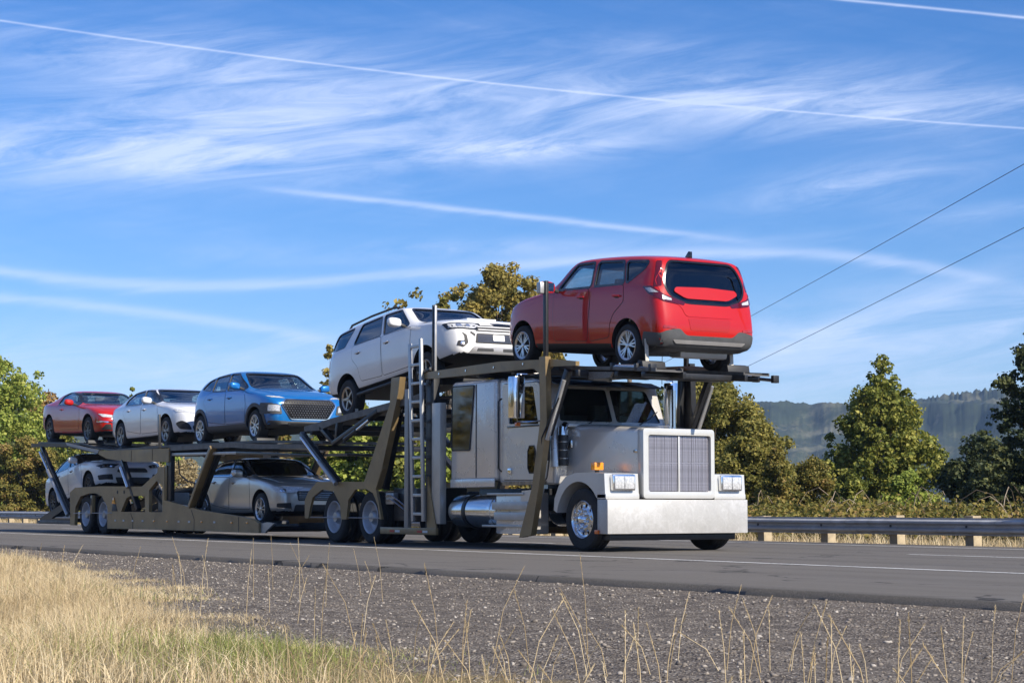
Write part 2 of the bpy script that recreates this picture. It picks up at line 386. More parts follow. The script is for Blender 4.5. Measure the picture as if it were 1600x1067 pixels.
# hills across the river
def hills():
    na, nr = 2300, 44; az = np.radians(np.linspace(-48, 48, na)); t = np.linspace(0, 1, nr)
    def fbm(a, s, seed, o=5):
        v = 0; r_ = np.random.default_rng(seed)
        for k in range(o):
            f = s * 2 ** k; v = v + np.sin(a * f + r_.uniform(0, 9)) * np.sin(a * f * .61 + r_.uniform(0, 9)) / 1.7 ** k
        return v
    A, T = np.meshgrid(az, t)
    ridge = 84 + 5 * fbm(A, 7, 3, 3) + 1.0 * fbm(A, 60, 5, 3) + 16 * sstep(A, .12, .30) - 14 * np.exp(-((A - .155) / .012) ** 2) * 0
    prof = np.where(T < .72, sstep(T, 0, .72) ** .8, 1 - .5 * (T - .72) / .28)
    Zh = -14 + (ridge + 14) * prof + 12 * fbm(A + T * .8, 22, 8) * T * (1 - T) * 3
    nzz = rng.random(A.shape); nzz = (nzz + np.roll(nzz, 1, 1) * .6 + np.roll(nzz, 1, 0) * .6) / 1.7
    Zh = Zh + (nzz ** 2) * (1.3 + 3.2 * np.exp(-((T - .72) / .05) ** 2)) * sstep(T, .1, .4)
    Rr = 1330 + T * 620 + 40 * fbm(A, 17, 12)
    Xh = 24 + Rr * (np.cos(A) * V.x + np.sin(A) * RT.x); Yh = -17.5 + Rr * (np.cos(A) * V.y + np.sin(A) * RT.y)
    idx = np.arange(na * nr).reshape(nr, na)
    f = np.stack([idx[:-1, :-1], idx[:-1, 1:], idx[1:, 1:], idx[1:, :-1]], -1).reshape(-1, 4)
    m = bpy.data.materials.new('hill_forest'); m.use_nodes = True; tt = NT(m.node_tree); b = tt.n['Principled BSDF']; tc = tt.new('ShaderNodeTexCoord')
    n = tt.noise(tc.outputs['Object'], .012, 8, .72); n2 = tt.noise(tc.outputs['Object'], .06, 5, .7)
    c = tt.ramp(n2, [(.3, (.010, .018, .012)), (.6, (.030, .045, .022)), (.85, (.08, .09, .045))])
    c = tt.mix(tt.m('MULTIPLY', tt.smooth(n, .50, .62), .7), c, (.16, .15, .09)); tt.link(c, b.inputs['Base Color']); b.inputs['Roughness'].default_value = .95
    tag(from_np('hills', np.stack([Xh, Yh, Zh], -1).reshape(-1, 3), f, m, smooth=True), kind='structure')
hills()

# ================================================================== FOLIAGE
bark = mat('bark', (.13, .10, .075), .9, bump=.6, bscale=30, var=.3)
PAL = {
 'gold': [(.09, .09, .022), (.23, .20, .05), (.40, .31, .08), (.56, .45, .13)],
 'olive': [(.06, .075, .018), (.17, .17, .038), (.31, .27, .065), (.50, .41, .11)],
 'bright': [(.08, .12, .022), (.22, .29, .05), (.42, .46, .09), (.60, .58, .16)],
 'green': [(.05, .075, .018), (.14, .17, .032), (.30, .30, .055), (.58, .52, .13)],
 'dark': [(.015, .028, .014), (.04, .058, .022), (.085, .10, .032), (.17, .17, .05)],
 'rust': [(.09, .07, .02), (.24, .16, .045), (.40, .24, .07), (.48, .34, .12)],
 'mixed': [(.045, .06, .015), (.14, .14, .032), (.32, .26, .06), (.42, .25, .11)],
 'straw': [(.15, .12, .05), (.34, .27, .14), (.52, .42, .23), (.64, .54, .33)],
}
LM = {k: leafmat('leaves_' + k, v, trans=.38 if k not in ('dark',) else .2) for k, v in PAL.items()}
def leaf_cloud(centers, radii, n, size, rs, flat=.75, up_=.35):
    """n leaf-sized folded faces spread over shells of clumps"""
    k = len(centers); w = radii ** 2; ci = rs.choice(k, n, p=w / w.sum())
    d = rs.normal(size=(n, 3)); d /= np.linalg.norm(d, axis=1)[:, None]; d[:, 2] *= flat
    r = radii[ci] * (.25 + .75 * rs.random(n) ** .5 + .55 * (rs.random(n) < .15) * rs.random(n))
    P = centers[ci] + d * r[:, None]
    nrm = d * .7 + rs.normal(size=(n, 3)) * .55; nrm[:, 2] += up_; nrm /= np.linalg.norm(nrm, axis=1)[:, None]
    a = np.cross(nrm, rs.normal(size=(n, 3))); a /= np.linalg.norm(a, axis=1)[:, None]; b = np.cross(nrm, a)
    s = size * (.55 + .9 * rs.random(n)); L = a * s[:, None]; W = b * (s * .36)[:, None]; fold = nrm * (s * .12)[:, None]
    v = np.stack([P - L * .5, P - W + fold, P + L * .5, P + W + fold], 1).reshape(-1, 3)
    base = np.arange(n)[:, None] * 4; f = np.concatenate([base + [0, 1, 2], base + [0, 2, 3]], 1).reshape(-1, 3)
    return v, f
def make_tree(name, x, y, h, wid, shape, pal, n, size, label, group=None, seed=0, clump=.55, nclump=60, trunk=.12, base=.08, cat='tree', skew=0, zoff=0, sparse=0.0, flat=.8, stub=True):
    """shape: list of (height fraction, radius fraction) outline of the crown"""
    rs = np.random.default_rng(seed + 11); z0 = float(zg(x, y)) + zoff
    root = empty(name, (x, y, z0)); tag(root, label, cat, group)
    hs = np.array([s[0] for s in shape]); rr = np.array([s[1] for s in shape])
    hh = base + (1 - base) * rs.random(nclump * 6); pr = np.interp(hh, hs, rr); keep = rs.random(len(hh)) < (pr / rr.max()) ** 1.3
    hh = hh[keep][:nclump]; m_ = len(hh); R = np.interp(hh, hs, rr) * wid / 2
    a = rs.random(m_) * 2 * math.pi; rad = clump * (.30 + .85 * rs.random(m_) ** 1.3); q = rs.random(m_) ** .42
    rho = np.maximum(0, R - rad * .55) * q * (1 + .16 * rs.normal(size=m_))
    rad = np.minimum(rad, np.maximum(.12 * clump, R * .8))
    C = np.stack([rho * np.cos(a) + skew * hh * h, rho * np.sin(a), hh * h - rad * .3], 1)
    v, f = leaf_cloud(C, rad, n, size, rs, flat=flat)
    # trunk with limbs reaching into the clumps
    bm = bmesh.new(); tp = h * .82
    pts = [(0, 0, -.3)] + [(skew * t * h + .05 * wid * math.sin(3 * t + seed) * t, .04 * wid * math.sin(4 * t + 1 + seed) * t, t * tp) for t in (.15, .35, .6, .85, 1)]
    add_tube(bm, pts, [trunk * 1.3, trunk, trunk * .8, trunk * .6, trunk * .35, trunk * .12], 8)
    for i in rs.choice(m_, min(m_, 16), replace=False):
        c = C[i]; t = max(.12, c[2] / h * .62); b0 = Vector((skew * t * h, 0, t * h)); e = Vector(c)
        mid = b0.lerp(e, .5) + Vector((0, 0, -.04 * h)); add_tube(bm, [b0, mid, e], [trunk * .35, trunk * .2, trunk * .05], 5)
    finish('trunk', bm, bark, root)
    me_o = from_np('crown', v, f, LM[pal], root)
    return root
def at(px, D, dy=0):
    """a spot in the place, by bearing and distance from where the photographer stood"""
    a = math.atan((px - 800) / 2975); d = D / math.cos(a) * 1.0
    return 24.05 + d * (math.cos(a) * V.x + math.sin(a) * RT.x), -17.48 + d * (math.cos(a) * V.y + math.sin(a) * RT.y)
CONE = [(0, .80), (.12, 1), (.32, 1), (.5, .84), (.7, .55), (.85, .30), (.94, .13), (1, .04)]
ROUND = [(0, .6), (.2, .92), (.45, 1), (.7, .86), (.88, .55), (1, .2)]
BUSH = [(0, .95), (.3, 1), (.6, .9), (.85, .6), (1, .25)]
TALL = [(0, .35), (.3, .55), (.55, .95), (.75, 1), (.9, .7), (1, .25)]
T = []
def tr(name, px, top, D, wpx, shape, pal, n, size, label, **k):
    x, y = at(px, D); s = 2960 / D; h = (790 - top) / s + .69 - float(zg(x, y)) - k.get('zoff', 0)
    T.append(make_tree(name, x, y, h, wpx / s, shape, pal, n, size, label, **k))
# right of the truck
tr('autumn_tree', 1380, 546, 62, 206, CONE, 'green', 36000, .125, 'pointed yellow-green tree standing alone between the truck and the dark trees', seed=3, nclump=380, clump=.34, trunk=.13)
tr('evergreen_tree', 1625, 495, 50, 260, [(0, .7), (.15, 1), (.35, .9), (.5, .6), (.7, .42), (.9, .22), (1, .08)], 'dark', 48000, .09, 'dark evergreen tree cut off by the frame edge behind the guardrail', seed=5, nclump=420, clump=.30, trunk=.14, flat=.5)
tr('dark_tree', 1545, 668, 58, 150, BUSH, 'dark', 16000, .12, 'low dark broad tree between the pointed autumn tree and the tall evergreen', seed=6, nclump=60, clump=.5)
tr('autumn_tree', 1112, 592, 56, 240, ROUND, 'olive', 52000, .10, 'dense rounded olive tree right behind the radiator grille', seed=9, nclump=400, clump=.34)
tr('autumn_tree', 1182, 652, 52, 122, ROUND, 'olive', 42000, .09, 'olive tree sloping down beside the headlight of the truck', seed=10, nclump=360, clump=.28)
tr('autumn_tree', 1030, 600, 60, 130, ROUND, 'dark', 15000, .13, 'darker tree seen between the windshield and the exhaust stack', seed=12, nclump=60, clump=.5)
tr('shrub', 1215, 676, 50, 76, CONE, 'mixed', 20000, .07, 'upright brown-green shrub at the foot of the rounded olive tree', seed=14, nclump=70, clump=.3, trunk=.05, cat='shrub')
tr('shrub', 1268, 708, 54, 90, BUSH, 'mixed', 20000, .07, 'thin brushy shrub left of the pointed yellow-green tree', seed=15, nclump=60, clump=.3, trunk=.04, cat='shrub')
tr('shrub', 1330, 742, 57, 80, BUSH, 'green', 9000, .10, 'green shrub under the left side of the pointed tree', seed=16, nclump=40, clump=.3, trunk=.04, cat='shrub')
tr('shrub', 1428, 738, 56, 100, BUSH, 'bright', 9000, .10, 'fresh green shrub under the right side of the pointed tree', seed=17, nclump=40, clump=.3, trunk=.04, cat='shrub')
# behind the cab and the carried cars
tr('golden_tree', 782, 413, 66, 215, TALL, 'gold', 60000, .12, 'tall golden-leaved tree rising between the white and the red car', seed=20, nclump=480, clump=.36, trunk=.16)
tr('golden_tree', 702, 436, 65, 70, TALL, 'olive', 5200, .16, 'thin olive tree just left of the tall golden tree', seed=21, nclump=46, clump=.32, trunk=.10)
tr('sprig_tree', 640, 448, 57, 110, [(0, .3), (.5, .5), (.8, .9), (.93, 1), (1, .6)], 'gold', 760, .16, 'sparse tree with yellow leaf sprigs above the roof of the white off-road car', seed=22, nclump=44, clump=.24, trunk=.06)
tr('sprig_tree', 512, 520, 62, 52, [(0, .9), (.4, 1), (.7, .6), (1, .12)], 'gold', 5200, .14, 'yellowing sapling behind the tail of the white off-road car', seed=23, nclump=46, clump=.28, trunk=.05)
tr('sapling', 184, 590, 82, 26, CONE, 'dark', 500, .14, 'small dark tree tip above the red coupe windshield', seed=24, nclump=16, clump=.2, trunk=.05)
tr('sapling', 202, 594, 80, 20, [(0, .5), (.6, .6), (1, .3)], 'green', 500, .16, 'green sapling tip above the roof of the white sedan', seed=25, nclump=16, clump=.2, trunk=.05)
tr('bramble_bush', 560, 628, 58, 190, BUSH, 'bright', 34000, .15, 'bright green leafy bush seen between the two halves of the carrier', seed=26, nclump=130, clump=.42, trunk=.05, cat='bush')
tr('bramble_bush', 690, 672, 55, 120, BUSH, 'bright', 14000, .17, 'bright green bush behind the ladder of the carrier', seed=27, nclump=120, clump=.42, trunk=.05, cat='bush')
tr('bramble_bush', 500, 668, 63, 110, BUSH, 'green', 14000, .15, 'green bush behind the silver sedan on the lower deck', seed=28, nclump=60, clump=.42, trunk=.05, cat='bush')
tr('dry_bush', 275, 700, 73, 120, BUSH, 'straw', 14000, .10, 'straw-coloured bush seen under the white and blue cars', seed=29, nclump=60, clump=.4, trunk=.04, cat='bush')
tr('dry_bush', 385, 690, 68, 110, BUSH, 'olive', 12000, .12, 'olive bush behind the roof of the silver sedan', seed=30, nclump=50, clump=.45, trunk=.04, cat='bush')
tr('bramble_bush', 620, 655, 57, 130, BUSH, 'green', 22000, .14, 'green bush between the ladder and the slanted pillar of the carrier', seed=33, nclump=90, clump=.42, trunk=.05, cat='bush')
tr('bramble_bush', 445, 672, 66, 150, BUSH, 'mixed', 20000, .14, 'shaded bush behind the nose of the silver sedan', seed=34, nclump=90, clump=.45, trunk=.05, cat='bush')
# bank on the left
tr('hedge_bush', -18, 556, 102, 270, [(0, .9), (.3, 1), (.6, .85), (.85, .55), (1, .2)], 'bright', 52000, .17, 'tall sunlit yellow-green bush on the bank at the left frame edge', seed=40, nclump=420, clump=.6, trunk=.1, cat='bush', zoff=-1)
tr('hedge_bush', 110, 672, 94, 210, BUSH, 'green', 26000, .17, 'green bush behind the red coupe and the lower white car', seed=41, nclump=90, clump=.7, trunk=.08, cat='bush', zoff=-1)
tr('hedge_bush', 28, 688, 90, 170, BUSH, 'mixed', 36000, .12, 'shaded bush with reddish leaves above the guardrail at far left', seed=42, nclump=90, clump=.5, trunk=.08, cat='bush')
tr('hedge_bush', 215, 660, 84, 140, BUSH, 'bright', 17000, .15, 'bright green bush under the rear end of the upper deck', seed=44, nclump=70, clump=.5, trunk=.06, cat='bush')
tr('rust_tree', 66, 592, 125, 70, ROUND, 'rust', 12000, .24, 'rusty brown tree on the ridge left of the red coupe', seed=45, nclump=50, clump=.8, zoff=-2)
tr('ridge_tree', 8, 566, 132, 86, CONE, 'dark', 10000, .24, 'dark pointed tree top on the ridge at the left frame edge', seed=46, nclump=50, clump=.8, zoff=-2)
tr('ridge_tree', -60, 560, 120, 150, ROUND, 'olive', 9000, .26, 'olive ridge tree just outside the left frame edge', seed=47, nclump=50, clump=.9, zoff=-2)

# low growth along the far verge, one mass
def undergrowth():
    rs = np.random.default_rng(5); vs = []; fs = []; k = 0
    for (px0, px1, D, n, top, pal) in [(1160, 1720, 47, 26000, 1.5, 0), (1000, 1250, 47, 6000, 1.2, 0), (-60, 1000, 52, 7000, 1.0, 0)]:
        px = rs.uniform(px0, px1, 260); DD = D + rs.uniform(-3, 6, 260)
        if px0 < 900: DD = DD + np.clip((900 - px) / 900, 0, 1) * 24
        P = np.array([(*at(a, b), 0) for a, b in zip(px, DD)]); r = rs.uniform(.2, .55, 260) * top
        P[:, 2] = zg(P[:, 0], P[:, 1]) + r * .5
        keep = P[:, 1] > 8.1; P = P[keep]; r = r[keep]
        v, f = leaf_cloud(P, r, n, .11, rs); vs.append(v); fs.append(f + k); k += len(v)
    o = from_np('undergrowth', np.concatenate(vs), np.concatenate(fs), LM['mixed'])
    tag(o, 'tangled low green and brown growth behind the guardrail', 'undergrowth', kind='stuff')
undergrowth()
# dry canes and grass behind the rail
def blades(P, h, w, lean, rs, seg=3, hl=None):
    n = len(P); a = rs.random(n) * 2 * math.pi; d = np.stack([np.cos(a), np.sin(a), np.zeros(n)], 1)
    s = np.stack([-d[:, 1], d[:, 0], np.zeros(n)], 1); th = rs.random(n) * math.pi
    s = s * np.cos(th)[:, None] + d * np.sin(th)[:, None]; vs = []
    le = lean * rs.random(n) * np.where(rs.random(n) < .35, 1.9, 1.0)
    for i in range(seg):
        t = i / seg; c = P + d * (le * t * t * h)[:, None]; c[:, 2] += h * t * (1 - .25 * le * t); ww = (w * (1 - t * .75) / 2)[:, None]
        vs += [c - s * ww, c + s * ww]
    c = P + d * (le * h)[:, None]; c[:, 2] += h * (1 - .25 * le); vs.append(c); m = 2 * seg + 1
    v = np.stack(vs, 1).reshape(-1, 3); b = np.arange(n)[:, None] * m; f = []
    for i in range(seg - 1):
        f += [b + [2 * i, 2 * i + 1, 2 * i + 3], b + [2 * i, 2 * i + 3, 2 * i + 2]]
    f.append(b + [2 * seg - 2, 2 * seg - 1, 2 * seg]); return v, np.concatenate(f, 1).reshape(-1, 3)
grass_m = leafmat('dry_grass', [(.32, .23, .12), (.56, .43, .24), (.76, .62, .38), (.88, .77, .54)], trans=.3, rough=.7, clump=.5)
green_m = leafmat('green_grass', [(.10, .13, .03), (.20, .24, .06), (.33, .36, .11), (.50, .45, .20)], trans=.3, rough=.7, clump=.7)
cane_m = leafmat('dry_canes', [(.20, .14, .09), (.36, .28, .19), (.52, .44, .33)], trans=.1, rough=.8)
def far_grass():
    rs = np.random.default_rng(9); n = 26000
    P = np.stack([rs.uniform(-130, 22, n), 7.15 + rs.random(n) ** 1.3 * 4.2, np.zeros(n)], 1); P[:, 2] = zg(P[:, 0], P[:, 1]) - .02
    v, f = blades(P, rs.uniform(.12, .42, n), np.full(n, .014), 1.1, rs, 2)
    tag(from_np('dry_grass_strip', v, f, grass_m), 'dry straw grass along the guardrail posts', 'grass', kind='stuff')
    bm = bmesh.new()
    for i in range(46):
        x, y = at(rs.uniform(1150, 1700), rs.uniform(45, 50)); z = float(zg(x, y)); L = rs.uniform(.7, 1.9); a = rs.uniform(0, 6.28)
        dx, dy = math.cos(a) * L, math.sin(a) * L; hh = rs.uniform(.5, 1.25)
        add_tube(bm, [(x, y, z), *[(x + dx * t, y + dy * t, z + hh * (4 * t * (1 - t) * .9 + .25 * t)) for t in (.12, .3, .5, .7, .88, 1)]], [.012, .011, .010, .009, .007, .005, .003], 4)
    tag(finish('bramble_canes', bm, cane_m), 'pale arching bramble canes behind the guardrail', 'brambles', kind='stuff')
far_grass()

# ================================================================== GUARDRAIL
galv = mat('galvanised_steel', (.46, .46, .46), .55, .3, var=.18, scale=2.2, dirt=.25)
post_m = mat('timber_post', (.42, .34, .22), .85, var=.25, scale=5, bump=.4, bscale=40)
def guardrail():
    root = empty('guardrail', (0, 7, 0)); tag(root, 'weathered steel guardrail on timber posts along the far side of the road', 'guardrail')
    prof = [(0, 0), (.0, .03), (.075, .065), (.078, .10), (.012, .135), (.012, .175), (.078, .21), (.075, .245), (0, .28), (0, .31)]
    def zr(x): return .17 + .02 * math.sin(x * .05) + (.13 * float(sstep(-x, 60, 95)))
    bm = bmesh.new(); vs = []; n = 5; L = 3.81
    for i in range(n):
        vs.append([bm.verts.new((-L / 2 - .08 + i * (L + .16) / (n - 1), -d, z)) for d, z in prof])
    for a, b in zip(vs, vs[1:]):
        for k in range(len(prof) - 1): bm.faces.new((a[k], b[k], b[k + 1], a[k + 1]))
    first = finish('rail_beam', bm, galv, root, smooth=50); fb = None
    bmb = bmesh.new(); add_lathe(bmb, [(.022, 0), (.022, -.02), (.012, -.024), (0, -.026)], 'y', 8); bolt = finish('bolt', bmb, mat('bolt_steel', (.12, .12, .13), .5, .8), root)
    pm = bmesh.new(); add_box(pm, (-.10, .10), (.05, .25), (-.5, .50)); post = finish('post', pm, post_m, root, bevel=.012)
    bkm = bmesh.new(); add_box(bkm, (-.09, .09), (-.0, .049), (.20, .48)); blk = finish('spacer_block', bkm, post_m, root, bevel=.008)
    for k in range(-30, 11):
        x = k * L - 1.0; o = first if k == -30 else first.copy()
        if k != -30: COL.objects.link(o)
        o.location = (x, -.002 * (k % 2) - .004, zr(x)); o.rotation_euler = (0, R_(random.uniform(-.08, .08)), 0)
    for k in range(-60, 21):
        x = k * L / 2 - 1.0 + L / 4; a = k == -60
        for src, dy in ((post, 0), (blk, 0), (bolt, -.014)):
            o = src if a else src.copy()
            if not a: COL.objects.link(o)
            if src is bolt: o.location = (x, dy - .004, zr(x) + .155)
            else: o.location = (x, .004 if src is blk else 0, zr(x) - .17 + (random.uniform(-.03, .02) if src is post else 0))
            if src is post: o.rotation_euler = (R_(random.uniform(-1.5, 1.5)), R_(random.uniform(-1, 1)), 0)
guardrail()

# ================================================================== POWER LINE
def power():
    wood = mat('pole_wood', (.20, .16, .12), .9, var=.25, bump=.4)
    x, y = at(985, 92); z = float(zg(x, y)); top = .69 + (790 - 580) / (2960 / 92)
    root = empty('utility_pole', (x, y, z)); tag(root, 'wooden utility pole standing behind the truck', 'utility pole')
    tube('pole', [(0, 0, -.5), (0, 0, top - z + .3)], [.15, .11], wood, root)
    d = RT; beam('crossarm', (-d.x * .9, -d.y * .9, top - z), (d.x * .9, d.y * .9, top - z), .1, .12, wood, root)
    wm = mat('wire', (.03, .03, .035), .6)
    for (y0, y1, lab) in ((250, 490, 'upper thin black power line running up to the right of the red car'), (355, 567, 'lower thin black power line running up to the right of the red car')):
        # from the pole towards a pole outside the frame, nearer the camera
        D0, D1 = 92.0, 40.0; P0 = np.array([*at(985, D0), .69 + (790 - (y1 + 180 * (y1 - y0) / 435 + 6)) * D0 / 2960])
        P1 = np.array([*at(1700, D1), .69 + (790 - (y0 - 52)) * D1 / 2960]); pts = []
        for i in range(31):
            t = i / 24; p = P0 * (1 - t) + P1 * t; p[2] -= 4 * t * (1.25 - t) * .08; pts.append(tuple(p))
        o = tube('power_line', pts, .0085, wm, n=5); tag(o, lab, 'power line')
power()
def second_pole():
    wood = MATS['pole_wood']; P = np.array([*at(985, 92), 0]) * -.25 + np.array([*at(1700, 40), 0]) * 1.25; z = float(zg(P[0], P[1])) + 0
    root = empty('utility_pole', (float(P[0]), float(P[1]), z)); tag(root, 'wooden utility pole beyond the guardrail ahead of the truck', 'utility pole')
    tube('pole', [(0, 0, -.5), (0, 0, 9.9)], [.15, .11], wood, root); beam('crossarm', (-.2, -.5, 9.3), (.2, .5, 9.3), .1, .12, wood, root); beam('crossarm', (-.2, -.5, 8.1), (.2, .5, 8.1), .1, .12, wood, root)
second_pole()

# ================================================================== NEAR VERGE
def edge_y(x):
    return np.interp(x, [-30, -5.2, -.2, 7.1, 11.4, 13.1, 14.1, 16, 18, 20], [-8.3, -8.6, -8.9, -10.6, -12.0, -12.3, -12.1, -12.4, -12.9, -13.6])
def stones():
    rs = np.random.default_rng(3); t = (1 + 5 ** .5) / 2
    iv = np.array([(-1, t, 0), (1, t, 0), (-1, -t, 0), (1, -t, 0), (0, -1, t), (0, 1, t), (0, -1, -t), (0, 1, -t), (t, 0, -1), (t, 0, 1), (-t, 0, -1), (-t, 0, 1)], float); iv /= np.linalg.norm(iv[0])
    fi = np.array([(0, 11, 5), (0, 5, 1), (0, 1, 7), (0, 7, 10), (0, 10, 11), (1, 5, 9), (5, 11, 4), (11, 10, 2), (10, 7, 6), (7, 1, 8), (3, 9, 4), (3, 4, 2), (3, 2, 6), (3, 6, 8), (3, 8, 9), (4, 9, 5), (2, 4, 11), (6, 2, 10), (8, 6, 7), (9, 8, 1)])
    n = 34000; x = 22 - rs.random(n) ** .8 * 40; y = rs.uniform(-14.5, -7.25, n)
    keep = (y > edge_y(x) - .5 * rs.random(n)); x, y = x[keep], y[keep]; n = len(x)
    s = .0055 + .012 * rs.random(n) ** 3.0 + .008 * (rs.random(n) < .006)
    P = np.stack([x, y, zg(x, y) + s * .15], 1)
    v = iv[None] * (1 + .28 * rs.normal(size=(n, 12, 1))) * (s[:, None] * (.6 + .7 * rs.random((n, 3))))[:, None, :]
    a = rs.random(n) * 6.28; ca, sa = np.cos(a)[:, None], np.sin(a)[:, None]
    v = np.stack([v[..., 0] * ca - v[..., 1] * sa, v[..., 0] * sa + v[..., 1] * ca, v[..., 2] * .75], -1) + P[:, None]
    f = (fi[None] + (np.arange(n) * 12)[:, None, None]).reshape(-1, 3)
    m = bpy.data.materials.new('gravel_stone'); m.use_nodes = True; tt = NT(m.node_tree); b = tt.n['Principled BSDF']; g = tt.new('ShaderNodeNewGeometry')
    tt.link(tt.ramp(g.outputs['Random Per Island'], [(0, (.10, .085, .07)), (.5, (.21, .18, .15)), (.85, (.30, .265, .225)), (1, (.42, .385, .34))]), b.inputs['Base Color']); b.inputs['Roughness'].default_value = .85
    tag(from_np('gravel', v.reshape(-1, 3), f, m), 'loose grey gravel on the road verge', 'gravel', kind='stuff')
stones()
def near_grass():
    rs = np.random.default_rng(17)
    def field(n, x0, x1, pw): 
        x = x0 + (x1 - x0) * rs.random(n) ** pw; y = edge_y(x) + .35 - rs.random(n) ** .8 * 5.0; return x, y
    n = 290000; x, y = field(n, -14, 19, .75); den = np.sin(x * 1.9 + np.sin(y * 2.3) * 1.5) * np.sin(y * 2.7 + x * .7) * .5 + .5
    keep = (rs.random(n) < .35 + .65 * den) & (((x < 12.5) | (rs.random(n) < np.clip(1.15 - (x - 12.5) * .28, .06, 1)))); x, y, den = x[keep], y[keep], den[keep]; n = len(x)
    P = np.stack([x, y, zg(x, y) - .02], 1)
    dist = np.hypot(x - 24, y + 17.5); edge = np.clip((edge_y(x) - y + .2) / 1.2, .25, 1)
    h = rs.uniform(.10, .34, n) * (.6 + .6 * den) * edge; w = np.where(dist > 16, .007, .0042) * rs.uniform(.7, 1.5, n)
    gx_ = np.exp(-((x - 14.3) / 1.2) ** 2 - ((y + 12.9) / .9) ** 2) * 1.1 + np.exp(-((x - 8.2) / 1.6) ** 2 - ((y + 11.2) / .6) ** 2) * .2 + .02
    gr = rs.random(n) < gx_
    for sel, m, nm, lab in ((~gr, grass_m, 'dry_grass', 'dry straw-yellow grass on the near verge'), (gr, green_m, 'green_grass', 'patch of green grass among the straw on the near verge')):
        v, f = blades(P[sel], h[sel], w[sel], 1.3, rs, 2); tag(from_np(nm, v, f, m), lab, 'grass', kind='stuff')
    # tall seeding stems against the gravel
    bm = bmesh.new(); C = Vector((24.05, -17.48, 0))
    sp = [(rs.uniform(400, 1590), rs.uniform(6.3, 9.5), rs.uniform(1.0, 1.0)) for _ in range(72)] + [(rs.uniform(0, 620), rs.uniform(11, 19), 1) for _ in range(34)] + [(rs.uniform(600, 1060), rs.uniform(7.5, 11), 1) for _ in range(36)]
    for px, D, _ in sp:
        x, y = at(px, D); z = float(zg(x, y)); hh = (rs.uniform(.16, .46) if D < 10 else rs.uniform(.25, .6)); a = rs.uniform(0, 6.28); l = rs.uniform(.03, .22)
        e = Vector((x + math.cos(a) * l, y + math.sin(a) * l, z + hh))
        add_tube(bm, [(x, y, z - .03), (x + math.cos(a) * l * .35, y + math.sin(a) * l * .35, z + hh * .55), e], [.0022, .0018, .0009], 4)
        hd = hh * rs.uniform(.22, .4); dn = Vector((math.cos(a) * l * .65, math.sin(a) * l * .65, hh * .45)).normalized()
        for j in range(int(22 + 20 * rs.random())):
            t = rs.random(); b = e - dn * (t * hd); q = Vector(rs.normal(size=3)); q = (q.normalized() * .5 + dn).normalized() * rs.uniform(.008, .02)
            s = q.orthogonal().normalized() * .0016; vs = [bm.verts.new(b - s), bm.verts.new(b + s), bm.verts.new(b + q)]; bm.faces.new(vs)
    tag(finish('seeding_grass_stems', bm, grass_m, smooth=0), 'tall dry seeding grass stems in front of the gravel', 'grass', kind='stuff')
near_grass()
# wooded edge of the field behind the photographer: it shows only as reflections
def back_trees():
    rs = np.random.default_rng(31); n = 150; x = rs.uniform(-190, 90, n); y = rs.uniform(-56, -44, n); r = rs.uniform(2.4, 4.4, n)
    P = np.stack([x, y, r * .8], 1); P2 = P.copy(); P2[:, 2] += r * 1.1
    v, f = leaf_cloud(np.concatenate([P, P2]), np.concatenate([r, r * .8]), 36000, .82, rs)
    tag(from_np('roadside_wood', v, f, LM['gold']), 'low golden wood across the field on the near side of the road', 'wood', kind='stuff')
back_trees()
# ================================================================== CARS
black_pl = mat('black_plastic', (.020, .021, .023), .55, var=.2, scale=20)
grey_pl = mat('grey_cladding', (.07, .072, .075), .6, var=.15, scale=12)
trim_b = mat('gloss_black_trim', (.008, .008, .009), .18, coat=.5)
rubber = mat('tyre_rubber', (.022, .022, .022), .8, var=.3, scale=14, bump=.25, bscale=90)
alloy = mat('alloy_silver', (.62, .63, .65), .28, .85, var=.08)
alloy_d = mat('alloy_dark', (.06, .06, .065), .35, .7, var=.1)
brake = mat('brake_iron', (.07, .06, .055), .6, .6, var=.3)
cabin = mat('cabin_fabric', (.035, .035, .037), .9, var=.2, scale=25)
seat_m = mat('seat_fabric', (.12, .12, .125), .85, var=.15, scale=30)
lens = mat('lamp_lens', (.55, .56, .57), .14, .1, coat=1.0, var=.35, scale=34)
lens_in = mat('lamp_reflector', (.85, .87, .9), .12, .9, var=.1, scale=50)
amber = mat('amber_lens', (.85, .30, .02), .25, coat=1.0, var=.15, scale=30)
redlens = mat('red_lens', (.35, .012, .012), .15, coat=1.0, var=.3, scale=40)
chrome = mat('chrome', (.80, .81, .83), .10, 1.0, var=.04)
chrome_d = mat('dark_chrome', (.25, .25, .27), .2, .95, var=.1)
glass_l = glass('clear_tinted_glass', (.84, .90, .90)); glass_m = glass('tinted_glass', (.48, .53, .55)); glass_d = glass('dark_privacy_glass', (.055, .06, .07), 1.1)
def paint(name, col, metal=.35, rough=.32): return mat(name, col, rough, metal, coat=1.0, var=.03, scale=1.5, spec=.5 if metal else .15)

